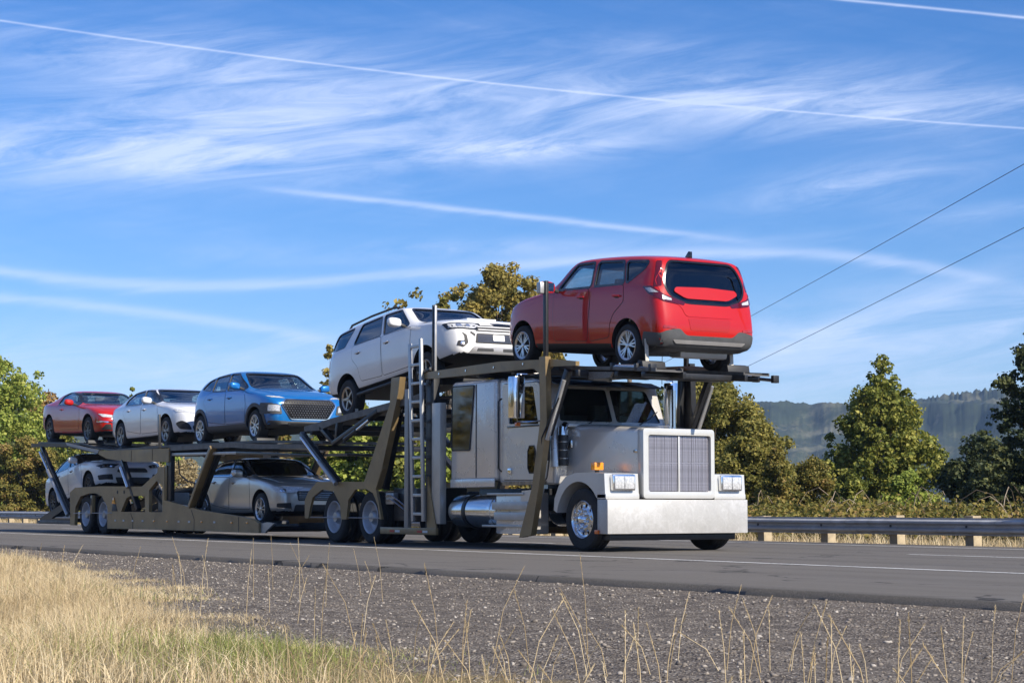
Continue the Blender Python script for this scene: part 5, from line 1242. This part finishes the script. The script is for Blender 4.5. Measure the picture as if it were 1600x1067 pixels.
def wpane(pl):   # windshield pane leaning with the front of the cab
    bm = bmesh.new(); f = lambda z: -.93 - (z - 1.96) / .70 * .29 - .02
    A = [bm.verts.new((f(b) , a, b)) for a, b in pl]; B = [bm.verts.new((f(b) - .006, a, b)) for a, b in pl]; n = len(pl)
    bm.faces.new(A); bm.faces.new(B[::-1])
    for i in range(n): bm.faces.new((A[i], B[i], B[(i + 1) % n], A[(i + 1) % n]))
    bmesh.ops.recalc_face_normals(bm, faces=bm.faces); finish('windshield', bm, glass_l, truck, smooth=0)
wpane(grow(wsl, .012)); wpane(grow(wsr, .012))
gd = glass('door_glass', (.30, .34, .34))
for y, sg in ((CY0, -1), (CY1, 1)):
    y0, y1 = sorted((y + sg * .004, y + sg * .022)); dp = [(-2.46, 1.12), (-1.16, 1.10), (-1.06, 1.5), (-1.10, 1.93), (-1.36, 2.66), (-2.46, 2.68)]
    bmd = plate('door', rnd(dp, .06), [dwin], y0 if sg > 0 else y - .022, y1 if sg > 0 else y - .002, truck_p, truck)
    plate('door_gap', grow(rnd(dp, .06), .012), [grow(rnd(dp, .06), -.01)], *sorted((y, y + sg * .005)), black_pl, bmd)
    prism('door_window', grow(dwin, .01), *sorted((y - sg * .02, y - sg * .012)), gd, bmd, bevel=0)
    box('window_sill', (-2.30, -1.34), sorted((y + sg * .022, y + sg * .032)), (1.955, 1.985), trim_b, bmd, .004)
    hx = [(-1.62, 1.22), (-1.50, 1.22), (-1.455, 1.30), (-1.455, 1.56), (-1.50, 1.64), (-1.62, 1.64), (-1.665, 1.56), (-1.665, 1.30)]
    prism('lower_window', hx, *sorted((y + sg * .022, y + sg * .028)), glass('peep_glass', (.05, .06, .06)), bmd, bevel=0)
    plate('lower_window_seal', grow(hx, .016), [hx], *sorted((y + sg * .022, y + sg * .034)), black_pl, bmd)
    box('door_handle', (-2.26, -2.16), sorted((y + sg * .022, y + sg * .05)), (1.21, 1.30), chrome, bmd, .012)
    tube('grab_rail', [(-2.52, y, 1.25), (-2.52, y + sg * .06, 1.30), (-2.52, y + sg * .06, 2.40), (-2.52, y, 2.45)], .013, dark_f, truck, n=8)
    box('door_sill_plate', (-2.45, -1.18), sorted((y, y + sg * .03)), (1.02, 1.085), mat('worn_wood_trim', (.34, .25, .15), .6, var=.5, scale=14), truck, .004)
cs_poly = [(-2.62, 1.10), (-2.62, 2.78), (-4.02, 2.80), (-4.10, 2.70), (-4.10, 1.10)]
swin = rnd([(-4.02, 1.64), (-3.44, 1.63), (-3.30, 2.70), (-4.00, 2.71)], .03)
cab_shell('sleeper', cs_poly, -1.14, 1.34, truck_p, None, [], bev=.07)
for y, sg in ((-1.14, -1), (1.34, 1)):
    prism('sleeper_window', swin, *sorted((y + sg * .003, y + sg * .012)), mat('black_window_glass', (.006, .007, .008), .04, spec=1.0, var=.1), truck, bevel=0)
    plate('sleeper_window_seal', grow(swin, .02), [swin], *sorted((y + sg * .001, y + sg * .018)), black_pl, truck)
    box('sleeper_skirt', (-4.06, -2.62), sorted((y + sg * .002, y + sg * .02)), (1.0, 1.14), truck_p, truck)
    box('seam_strip', (-3.24, -3.22), sorted((y + sg * .002, y + sg * .008)), (1.16, 2.72), black_pl, truck, 0)
# visor
vis = prism('sun_visor', [(-1.24, 2.66), (-.92, 2.585), (-.905, 2.605), (-1.22, 2.70)], -1.02, 1.02, dark_f, truck)
tube('antenna', [(-1.3, 1.30, 2.7), (-1.3, 1.32, 3.6)], .006, dark_f, truck, n=5)
# inside the cab
box('bench_back', (-2.45, -2.25), (-.9, 1.1), (1.3, 2.2), seat_m, truck, .04); box('dash_top', (-1.35, -1.05), (-.98, 1.18), (1.75, 1.99), black_pl, truck, .03)
for yy in (-.45, .65): box('seat', (-2.2, -1.95), (yy - .25, yy + .25), (1.4, 2.36), seat_m, truck, .05)
bm = bmesh.new(); add_tube(bm, [(-1.45 + .06 * math.sin(a), .62 + .22 * math.cos(a), 2.02 + .18 * math.sin(a)) for a in np.linspace(0, 2 * math.pi, 18)], .015, 6); finish('steering_wheel', bm, black_pl, truck)
for y in (-.42, .58):
    tube('wiper', [(-.94, y, 1.995), (-.99, y + .28, 2.13), (-1.03, y + .42, 2.22)], .009, black_pl, truck, n=6)
box('cowl_panel', (-1.0, -.80), (-.9, 1.1), (1.93, 1.985), dull_al, truck, .01)
# mirrors
def mirror(yo, sg):
    y0, y1 = sorted((yo + sg * .22, yo + sg * .50)); bm = bmesh.new(); add_prism(bm, rnd([(-1.53, y0), (-1.40, y0 + .03), (-1.38, (y0 + y1) / 2), (-1.40, y1 - .03), (-1.53, y1)], .03), 2.08, 2.74, axis='z')
    m = finish('mirror', bm, chrome, truck, bevel=.02)
    box('mirror_face', (-1.545, -1.532), (y0 + .02, y1 - .02), (2.10, 2.72), polish, m, 0)
    for z in (2.78, 2.02): tube('mirror_arm', [(-1.30, yo, z + .02), (-1.42, yo + sg * .2, z), (-1.46, yo + sg * .36, z), (-1.46, yo + sg * .36, z + (-.05 if z > 2.4 else .07))], .014, chrome, m, n=8)
    box('mirror_lamp', (-1.48, -1.42), (yo + sg * .36 - .04, yo + sg * .36 + .04), (1.95, 2.01), marker_m, m, .01)
    cv = lathe('spot_mirror', [(0, -.01), (.07, .0), (.08, .03), (.03, .06), (0, .065)], chrome, m, axis='x', n=16, c=(-1.0, yo + sg * .14, 2.66)) if False else None
both_sides(mirror, CY0)
# stacks, air cleaners, tanks, steps
tube('exhaust_stack', [(-1.22, 1.40, 1.1), (-1.22, 1.40, 2.60)], .10, polish, truck, n=24); tube('stack_tip', [(-1.22, 1.40, 2.60), (-1.22, 1.40, 2.68)], .06, dark_f, truck)
for y, sg in ((-.98, -1), (1.18, 1)):
    ac = tube('air_cleaner', [(-.84, y, 1.32), (-.84, y, 1.80)], .085, dark_f, truck, n=20); tube('intake_pipe', [(-.86, y, 1.78), (-.86, y - sg * .0, 1.90), (-.92, y - sg * .10, 1.95)], .07, polish, ac, n=16)
    tube('air_duct', [(-.93, y + sg * .08, 1.30), (-.95, y + sg * .09, 1.70), (-.98, y + sg * .07, 1.88)], [.085, .075, .05], truck_p, truck, n=14)
    for k, z in enumerate((1.42, 1.55, 1.68)): lathe('cleaner_band', [(.088, z), (.092, z + .004), (.092, z + .02), (.088, z + .024)], chrome_d, ac, axis='z', n=20, c=(-.84, y, 0))
def tank(y, sg):
    bm = bmesh.new(); add_lathe(bm, [(0, -4.14), (.19, -4.14), (.255, -4.10), (.275, -4.02), (.275, -2.62), (.255, -2.55), (0, -2.53)], 'x', 40, c=(0, y, .60)); t = finish('fuel_tank', bm, polish, truck)
    for x in (-3.62, -2.80): lathe('tank_strap', [(.272, x), (.288, x), (.288, x + .09), (.272, x + .09)], dark_f if x < -3 else polish, t, axis='x', n=40, c=(0, y, .60))
    s = box('step_box', (-2.56, -1.50), sorted((y - sg * .1, y + sg * .24)), (.24, .90), truck_p, truck, .02)
    for x0, x1, z in ((-2.74, -1.62, .885), (-2.58, -1.50, .70), (-2.52, -1.46, .53), (-2.90, -1.50, .365)): box('step', (x0, x1), sorted((y + sg * .18, y + sg * .31)), (z - .02 - (.05 if z in (.70, .53) else 0), z + .015 + (.04 if z in (.70, .53) else 0)), galv_l, s, .006)
    plate('side_skirt', [(-1.70, .93), (-1.04, .96), (-1.40, .24), (-2.40, .24), (-1.80, .5)], [], *sorted((y + sg * .27, y + sg * .285)), truck_p, truck)
tank(-.92, -1); tank(1.12, 1)
box('battery_box', (-6.2, -4.6), (-1.1, -.5), (.42, 1.0), dark_f, truck, .02); box('tool_box', (-6.2, -4.6), (.7, 1.3), (.42, 1.0), dark_f, truck, .02)
bx = box('valve_block', (-6.28, -5.98), (-1.22, -1.12), (.72, .92), dull_al, truck, .01)
for z in (.78, .86): tube('hydraulic_hose', [(-6.25, -1.24, z), (-6.0, -1.27, z + .02), (-5.9, -1.2, z - .05), (-5.7, -1.1, z - .2)], .014, chrome_d, truck, n=6)

# ---- deck structure of the tractor
def side_structure(yo, sg):
    def ys(a, b): return sorted((yo + sg * a, yo + sg * b))
    fp = plate('fender_plate', [(-9.45, .45), (-9.45, .80), (-9.30, .96), (-8.92, 1.15), (-6.95, 1.13), (-6.55, 1.30), (-6.24, 1.62), (-6.24, 1.36), (-6.50, .98), (-6.39, .73), (-6.29, .45),
        (-6.36, .45), (-6.43, .70), (-6.62, .92), (-6.9, 1.0), (-7.32, .99), (-7.60, .80), (-7.67, .44), (-7.88, .44), (-7.95, .73), (-8.21, .96), (-8.69, 1.00), (-9.10, .86), (-9.22, .65), (-9.29, .45)], [], *ys(.0, .05), frame_m, truck)
    plate('slanted_pillar', [(-6.95, 1.13), (-5.98, 2.50), (-5.92, 2.98), (-5.60, 2.98), (-5.66, 2.70), (-6.26, 1.36), (-6.50, .98)], [], *ys(-.06, .06), frame_m, truck)
    beam('pillar_inner', (-5.72, yo - sg * .12, 2.9), (-6.46, yo - sg * .12, 1.0), .10, .12, dark_f, truck, upv=(0, 1, 0))
    r = box('lower_rail', (-6.32, -4.30), ys(0, .06), (.19, .31), frame_m, truck)
    for k, x in enumerate((-5.95, -5.75, -4.95, -4.75)): box('reflector_strip', (x, x + .17), ys(.061, .064), (.225, .265), mat('reflector_red', (.5, .05, .03), .4) if k % 2 == 0 else mat('plate_white'), r, 0)
    tube('guard_rod', [(-9.3, yo + sg * .02, .47), (-6.3, yo + sg * .02, .47)], .010, dull_al, truck, n=6)
    box('rear_post', (-5.50, -5.36), ys(-.06, .02), (.31, 2.75), mat('post_grey_paint', (.33, .32, .29), .45, .3), truck)
    box('side_column', (-4.50, -4.21), ys(-.10, .03), (.38, 2.46), mat('fairing_silver', (.50, .48, .43), .38, .4), truck, .015)
    box('headrack_post', (-4.80, -4.52), ys(-.14, -.02), (.31, 3.0), dark_f, truck)
    plate('headrack_brace', [(-4.62, .31), (-4.30, .31), (-4.40, .60), (-4.60, 1.2)], [], *ys(.02, .05), frame_m, truck)
    plate('front_pillar', [(-.75, 3.02), (-.71, 2.02), (-.93, 1.04), (-1.17, .23), (-1.52, .19), (-1.14, .98), (-.90, 2.02), (-.93, 3.02)], [], *ys(.02, .12), frame_m if sg < 0 else dark_f, truck)
    beam('pillar_core', (-.90, yo - sg * .02, 2.95), (-.98, yo - sg * .02, 1.4), .08, .14, dark_f, truck, upv=(0, 1, 0))
    beam('deck_strut', (-.22, yo + sg * .03, 2.78), (-.80, yo + sg * .03, 1.80), .10, .10, dark_f, truck, upv=(0, 1, 0)); tube('strut_cylinder', [(-.26, yo + sg * .09, 2.62), (-.74, yo + sg * .09, 1.72)], .034, galv_l, truck)
    tube('strut_hose', [(-.35, yo + sg * .13, 2.35), (-.62, yo + sg * .14, 2.0), (-.85, yo + sg * .12, 1.75), (-.9, yo + sg * .08, 1.4)], .014, black_pl, truck, n=6)
    # side rail of the deck over the cab
    plate('deck_side_rail', [(-4.95, 2.90), (-4.95, 3.00), (-4.4, 3.01), (-2.2, 3.035), (-.70, 2.975), (.0, 2.90), (.0, 2.83), (-.72, 2.86), (-.95, 2.72), (-1.2, 2.86), (-4.4, 2.88)], [], *ys(-.02, .05), frame_m, truck)
    for x in (-4.2, -3.3, -2.4, -1.5): lathe('rail_bolt', [(0, 0), (.02, .0), (.02, .012), (0, .014)], polish, truck, n=8, c=(x, yo + sg * .05 - (0 if sg > 0 else .014), 2.95))
    # ramp rail behind the cab
    plate('ramp_side_rail', [(-9.65, 2.14), (-9.65, 2.24), (-8.4, 2.36), (-5.3, 2.62), (-4.85, 2.68), (-4.85, 2.56), (-5.3, 2.50), (-8.4, 2.24), (-9.0, 2.14)], [], *ys(-.10, -.02), track_m, truck)
    for P, Q, w in (((-9.0, 2.2), (-8.40, 1.86), .12), ((-8.46, 1.87), (-6.62, 2.42), .13), ((-8.24, 2.28), (-8.30, 1.95), .12), ((-6.62, 2.42), (-5.6, 2.50), .10)):
        beam('truss_brace', (P[0], yo - sg * .08, P[1]), (Q[0], yo - sg * .08, Q[1]), .08, w, dark_f, truck, upv=(0, 1, 0))
    tube('lift_cylinder', [(-7.82, yo + sg * .02, 1.93), (-7.35, yo + sg * .02, 2.08)], .045, dark_f, truck); tube('cylinder_rod', [(-7.40, yo + sg * .02, 2.07), (-6.85, yo + sg * .02, 2.26)], .026, chrome, truck)
    beam('rear_lift_arm', (-9.62, yo + sg * .04, 2.10), (-8.02, yo + sg * .04, 1.13), .09, .11, dark_f, truck, upv=(0, 1, 0)); tube('lift_arm_rod', [(-9.55, yo + sg * .10, 2.02), (-8.70, yo + sg * .10, 1.50)], .03, chrome, truck); tube('lift_arm_sleeve', [(-8.74, yo + sg * .10, 1.53), (-8.02, yo + sg * .10, 1.10)], .045, dull_al, truck)
both_sides(side_structure, -1.25)
def deck_track(name, pts, yc, w, m, parent, lip=.05):
    """pressed steel wheel track: floor with raised lips and cross ribs"""
    bm = bmesh.new(); prof = [(-w / 2, lip), (-w / 2, -.02), (w / 2, -.02), (w / 2, lip), (w / 2 - .02, lip), (w / 2 - .02, 0), (-w / 2 + .02, 0), (-w / 2 + .02, lip)]; rs = []
    for x, z in pts: rs.append([bm.verts.new((x, yc + a, z + b)) for a, b in prof])
    for a, b in zip(rs, rs[1:]):
        for k in range(8): bm.faces.new((a[k], a[(k + 1) % 8], b[(k + 1) % 8], b[k]))
    bm.faces.new(rs[0]); bm.faces.new(rs[-1][::-1])
    for (x0, z0), (x1, z1) in zip(pts, pts[1:]):
        n = max(1, int(abs(x1 - x0) / .3))
        for i in range(n):
            t = (i + .5) / n; add_beam(bm, (x0 + (x1 - x0) * t, yc - w / 2 + .025, z0 + (z1 - z0) * t + .008), (x0 + (x1 - x0) * t, yc + w / 2 - .025, z0 + (z1 - z0) * t + .008), .03, .012)
    bmesh.ops.recalc_face_normals(bm, faces=bm.faces); return finish(name, bm, m, parent, smooth=20)
for yc in (-.82, .82):
    deck_track('wheel_track', [(1.75, 2.665), (.8, 2.745), (-2.2, 2.945), (-4.7, 2.97)], yc, .50, track_m, truck, .03)
    deck_track('wheel_track', [(-9.6, 2.205), (-8.4, 2.315), (-5.3, 2.585), (-4.9, 2.62)], yc, .50, track_m, truck, .03)
for x, z, h in ((-4.65, 2.86, .12), (-3.0, 2.87, .10), (-1.9, 2.86, .10), (-.86, 2.82, .16), (-.05, 2.72, .10), (.75, 2.66, .09), (1.45, 2.62, .08)):
    e = 1.25 if x < 0 else 1.08
    beam('cross_member', (x, -e, z), (x, 2 * YC * (x < 0) + e, z), .10, h, dark_f, truck, upv=(1, 0, 0) if False else (0, 0, 1))
for x, z in ((-9.4, 2.12), (-8.3, 2.17), (-7.0, 2.30), (-5.9, 2.40), (-4.95, 2.52)): beam('cross_member', (x, -1.2, z), (x, 1.4, z), .09, .10, dark_f, truck)
for y, x0, x1, z in ((-1.02, .62, 1.50, 2.80), (1.12, .75, 1.72, 2.70)):
    tube('hydraulic_cylinder', [(x0, y, z - .02), (x0 + .62, y, z - .065)], .045, mat('cylinder_satin', (.62, .60, .57), .25, .85), truck, n=14); tube('cylinder_rod', [(x0 + .6, y, z - .06), (x1 + .12, y, z - .12)], .028, chrome_d, truck)
    for xx in (x0, x0 + .62, x1 + .1): box('cylinder_collar', (xx - .035, xx + .035), (y - .055, y + .055), (z - .07 - (xx - x0) * .08, z + .045 - (xx - x0) * .08), dark_f, truck, .01)
for yy in (-.58, .58): beam('nose_rail', (-.9, yy, 2.80), (1.80, yy, 2.60), .06, .10, dark_f, truck)
plate('deck_chain_guard', [(.05, 2.62), (.62, 2.62), (.70, 2.70), (.05, 2.74)], [], -1.10, -1.06, mat('perforated_steel', (.16, .15, .14), .5, .6, var=.7, scale=60), truck)
for yy, zt_ in ((-1.30, 4.22), (1.46, 4.10)):
    beam('tall_post', (-.84, yy, 2.98), (-.84, yy, zt_), .05, .09, dark_f, truck, upv=(1, 0, 0)); box('post_mirror', (-.96, -.84), (yy - .10, yy + .06), (4.02, 4.20), galv_l if yy < 0 else dark_f, truck, .02)
beam('tall_post', (-4.50, -1.24, 2.98), (-4.50, -1.24, 4.17), .06, .045, dark_f, truck, upv=(1, 0, 0)); box('post_edge', (-4.465, -4.43), (-1.26, -1.22), (2.98, 4.16), galv_l, truck, .004)
beam('ladder_top_bar', (-4.95, -1.30, 3.0), (-4.5, -1.30, 3.05), .05, .06, dark_f, truck)
def ladder():
    x0b, x0t, x1b, x1t, zb, zt_ = -5.03, -5.17, -4.66, -4.78, .42, 3.54; y = -1.345
    r = beam('ladder', (x0b, y, zb), (x0t, y, zt_), .045, .08, galv_l, truck, upv=(1, 0, 0), bevel=.006); beam('ladder_rail', (x1b, y, zb), (x1t, y, zt_ + .06), .045, .08, galv_l, r, upv=(1, 0, 0), bevel=.006)
    first = None
    for i in range(10):
        z = .55 + i * .325; t = (z - zb) / (zt_ - zb); beam('rung', (x0b + (x0t - x0b) * t + .03, y, z), (x1b + (x1t - x1b) * t - .03, y, z), .04, .05, galv_l, r, bevel=.004)
ladder()
# wheel straps and chocks under the carried cars
strap = mat('strap_webbing', (.62, .58, .50), .8, var=.2, scale=30)
for x, z, sg in ((.95, 2.745, 1), (-8.4, 2.33, 1)):
    for yy in (-.80, .80):
        bm = bmesh.new(); add_beam(bm, (x + .36, yy - .10, z), (x + .34, yy - .10, z + .42 if x > 0 else z + .2), .06, .012, upv=(1, 0, 0)); bmesh.ops.recalc_face_normals(bm, faces=bm.faces); finish('tie_strap', bm, strap, truck, smooth=0)
        prism('wheel_chock', [(x + .20, z), (x + .42, z - .02), (x + .40, z + .08), (x + .30, z + .10)], yy - .22, yy + .2, black_pl, truck)

# ================================================================== THE TRAILER
trailer = empty('car_carrier_trailer', (0, 0, 0)); tag(trailer, 'olive two-deck car transport trailer coupled behind the silver truck', 'trailer')
def trailer_side(yo, sg):
    def ys(a, b): return sorted((yo + sg * a, yo + sg * b))
    out = [(-23.13, .20), (-23.2, 1.03), (-22.82, 1.15), (-20.94, 1.17), (-18.15, 1.14), (-17.20, 1.45), (-17.18, 1.58), (-16.77, 1.57), (-16.74, .82), (-14.56, .59), (-12.52, .47), (-11.8, .40), (-11.59, .33), (-11.59, .14), (-16.68, .15), (-20.41, .14),
           (-20.44, .66), (-20.85, .93), (-21.30, 1.0), (-21.75, 1.0), (-22.39, .93), (-22.76, .66), (-22.80, .20)]
    p = plate('side_panel', out, [[(-19.50, .55), (-19.15, .87), (-18.90, .92), (-17.95, .92), (-17.93, .55)], [(-17.68, .55), (-17.70, 1.05), (-17.24, 1.26), (-16.88, 1.14), (-16.86, .55)]], *ys(-.03, .05), frame_m, trailer)
    for pts in ([(-18.85, .52), (-18.70, .36), (-18.70, .145)], [(-15.15, .60), (-14.98, .40), (-14.98, .15)], [(-12.60, .46), (-12.58, .14)]):
        tube('panel_seam', [(a, yo + sg * .052, b) for a, b in pts], .006, dark_f, p, n=5)
    for x in (-19.9, -19.35, -18.75, -18.1, -17.4, -16.6, -15.9, -15.3, -14.6, -13.9, -13.0, -12.2): box('marker_lamp', (x, x + .09), ys(.051, .062), (.32, .36), mat('plate_white') if int(x * 10) % 2 else amber, p, .004)
    for x in (-19.75, -19.3): lathe('drain_hole', [(0, 0), (.045, 0), (.045, .004), (0, .005)], black_pl, p, n=12, c=(x, yo + sg * .052 - (0 if sg > 0 else .005), 1.02 if x < -19.5 else 1.02))
    prism('turn_lamp', [(-20.10, .74), (-19.98, .90), (-19.86, .74)], *ys(.052, .075), amber, p); prism('lamp_shadow_plate', [(-20.12, .56), (-20.05, .73), (-19.85, .73), (-19.72, .56)], *ys(.051, .058), black_pl, p)
    box('wheel_separator', (-21.60, -21.48), ys(-.02, .07), (.50, .95), frame_m, trailer); box('separator_label', (-21.57, -21.51), ys(.071, .076), (.70, .88), black_pl, trailer, 0)
    tube('guard_rod', [(-22.85, yo + sg * .06, .50), (-20.1, yo + sg * .06, .52)], .010, dull_al, trailer, n=6)
    box('leg_post', (-16.80, -16.50), ys(-.10, .0), (.80, 1.95), dark_f, trailer); box('leg_post_face', (-16.80, -16.70), ys(.001, .03), (.82, 1.60), frame_m, trailer)
    # upper deck rails
    plate('upper_side_beam', [(-21.15, 2.04), (-16.55, 1.99), (-16.55, 1.68), (-18.9, 1.72), (-20.6, 1.84), (-21.15, 1.96)], [], *ys(-.04, .04), frame_m, trailer)
    for x in (-18.9, -17.55): tube('panel_seam', [(x, yo + sg * .042, 2.0), (x, yo + sg * .042, 1.73)], .006, dark_f, trailer, n=5)
    plate('rear_upper_rail', [(-26.5, 2.27), (-26.5, 2.37), (-23.4, 2.29), (-21.9, 2.12), (-21.0, 2.05), (-21.1, 1.96), (-22.2, 2.06), (-23.4, 2.20), (-26.0, 2.27)], [], *ys(-.04, .03), dark_f, trailer)
    plate('tail_flap', [(-23.6, 2.31), (-21.1, 2.06), (-21.2, 1.99), (-23.5, 2.24)], [], *ys(.031, .05), mat('flap_grey', (.30, .31, .33), .4, .4), trailer)
    plate('upper_front_rail', [(-16.55, 2.03), (-13.2, 2.02), (-11.7, 1.95), (-9.1, 1.88), (-9.1, 1.80), (-11.7, 1.85), (-13.2, 1.92), (-16.55, 1.93)], [], *ys(-.06, .02), track_m, trailer)
    beam('lower_rail', (-17.3, yo - sg * .04, 1.86), (-12.9, yo - sg * .04, 1.80), .06, .05, galv_l, trailer, upv=(0, 1, 0)); beam('lower_rail', (-12.9, yo - sg * .04, 1.80), (-9.2, yo - sg * .04, 1.66), .06, .08, dark_f, trailer, upv=(0, 1, 0))
    for a, b, w, m_ in (((-25.65, 2.24), (-23.22, .50), .10, dark_f), ((-19.55, 1.76), (-18.45, .60), .12, dark_f), ((-14.10, 1.95), (-15.28, .66), .15, frame_m)):
        beam('deck_leg', (a[0], yo + sg * .0, a[1]), (b[0], yo + sg * .0, b[1]), .10, w, m_, trailer, upv=(0, 1, 0))
    tube('leg_cylinder', [(-24.9, yo + sg * .08, 1.62), (-23.25, yo + sg * .08, .45)], .05, dull_al, trailer, n=14); tube('leg_rod', [(-25.6, yo + sg * .08, 2.12), (-24.85, yo + sg * .08, 1.59)], .03, chrome, trailer)
    tube('leg_cylinder', [(-19.48, yo + sg * .08, 1.60), (-18.98, yo + sg * .08, 1.12)], .045, polish, trailer, n=14); beam('leg_inner', (-14.02, yo - sg * .13, 1.9), (-15.18, yo - sg * .13, .66), .08, .12, dark_f, trailer, upv=(0, 1, 0))
    tube('deck_hose', [(-16.2, yo - sg * .05, 1.72), (-16.1, yo - sg * .05, 1.40), (-15.7, yo - sg * .05, 1.25), (-15.2, yo - sg * .05, 1.18)], .016, black_pl, trailer, n=6)
    beam('pinned_post', (-17.05, yo + sg * .06, 2.0), (-17.10, yo + sg * .06, 2.78), .04, .07, dark_f, trailer, upv=(1, 0, 0)) if sg < 0 else None
    # rear ramp
    plate('ramp_side', [(-25.85, .28), (-25.85, .36), (-23.80, .80), (-23.16, .70), (-23.16, .28)], [[(-24.9, .36), (-23.9, .60), (-23.4, .60), (-23.4, .36)]], *ys(-.12, -.04), dark_f, trailer)
    box('ramp_edge', (-25.85, -23.14), ys(-.03, .01), (.22, .31), track_m, trailer)
both_sides(trailer_side, -1.25)
for x in (-20.91, -22.16):
    dual_wheel(x, -1.235, -1, trailer); dual_wheel(x, 1.435, 1, trailer); tube('axle', [(x, -.9, .482), (x, 1.1, .482)], .08, dark_f, trailer)
for yc in (-.80, .80):
    deck_track('upper_wheel_track', [(-26.6, 2.395), (-23.1, 2.275), (-21.9, 2.12), (-20.7, 2.045), (-17.7, 2.055), (-12.3, 2.02), (-9.2, 1.92)], yc, .50, track_m, trailer, .03)
    deck_track('lower_wheel_track', [(-26.0, .41), (-25.4, .46), (-22.8, .86), (-19.6, 1.10), (-18.2, .98), (-16.4, .30), (-15.2, .262), (-12.2, .27), (-11.3, .30)], yc, .50, track_m, trailer, .03)
for x, z in ((-26.3, 2.32), (-23.4, 2.20), (-21.2, 1.98), (-19.6, 1.95), (-18.1, 1.95), (-16.65, 1.95), (-14.2, 1.92), (-12.2, 1.90), (-9.4, 1.82)): beam('cross_member', (x, -1.2, z), (x, 1.4, z), .10, .09, dark_f, trailer)
for x, z in ((-23.3, .32), (-20.2, .30), (-18.0, .30), (-16.5, .22), (-14.2, .20), (-12.4, .20), (-11.7, .24)): beam('floor_member', (x, -1.2, z), (x, 1.4, z), .12, .10, dark_f, trailer)
prism('drawbar', [(-11.9, .20), (-11.9, .34), (-9.4, .36), (-9.1, .46), (-9.0, .30), (-9.4, .22)], -.25, .45, dark_f, trailer)
plate('hook_plate', [(-11.58, .14), (-11.40, .14), (-11.25, .22), (-10.95, .34), (-11.3, .36), (-11.58, .33)], [], -1.25, -1.20, galv_l, trailer)
box('hydraulic_tank', (-17.9, -17.2), (-1.0, -.5), (.55, 1.0), dull_al, trailer, .03)
for k in range(4): tube('hydraulic_hose', [(-17.9 + .15 * k, -1.05, .95), (-17.6 + .1 * k, -1.12, 1.1 - .04 * k), (-17.2, -1.1, .9 - .05 * k), (-17.0 + .03 * k, -1.05, .62)], .014, black_pl if k % 2 else chrome_d, trailer, n=6)
for x, z in ((-26.14, 2.405), (-23.1, 2.285), (-20.7, 2.065), (-17.76, 2.07), (-15.69, 2.045), (-12.75, 2.03), (-15.39, .275), (-12.41, .28)):
    for yy in (-.80, .80): prism('wheel_chock', [(x + .20, z), (x + .42, z - .01), (x + .40, z + .07), (x + .32, z + .09)], yy - .22, yy + .2, black_pl, trailer)
# ================================================================== HAZE
def haze():
    bm = bmesh.new(); add_box(bm, (-2650, 2650), (-2650, 2650), (-24, 140)); bmesh.ops.recalc_face_normals(bm, faces=bm.faces)
    m = bpy.data.materials.new('haze'); m.use_nodes = True; t = NT(m.node_tree); t.n.clear(); out = t.new('ShaderNodeOutputMaterial'); v = t.new('ShaderNodeVolumePrincipled')
    v.inputs['Color'].default_value = (.42, .64, 1, 1); v.inputs['Density'].default_value = HAZE; v.inputs['Anisotropy'].default_value = .0
    t.link(v.outputs[0], out.inputs['Volume'])
    tag(finish('haze', bm, m, smooth=0), kind='stuff')
HAZE = .00013
haze()
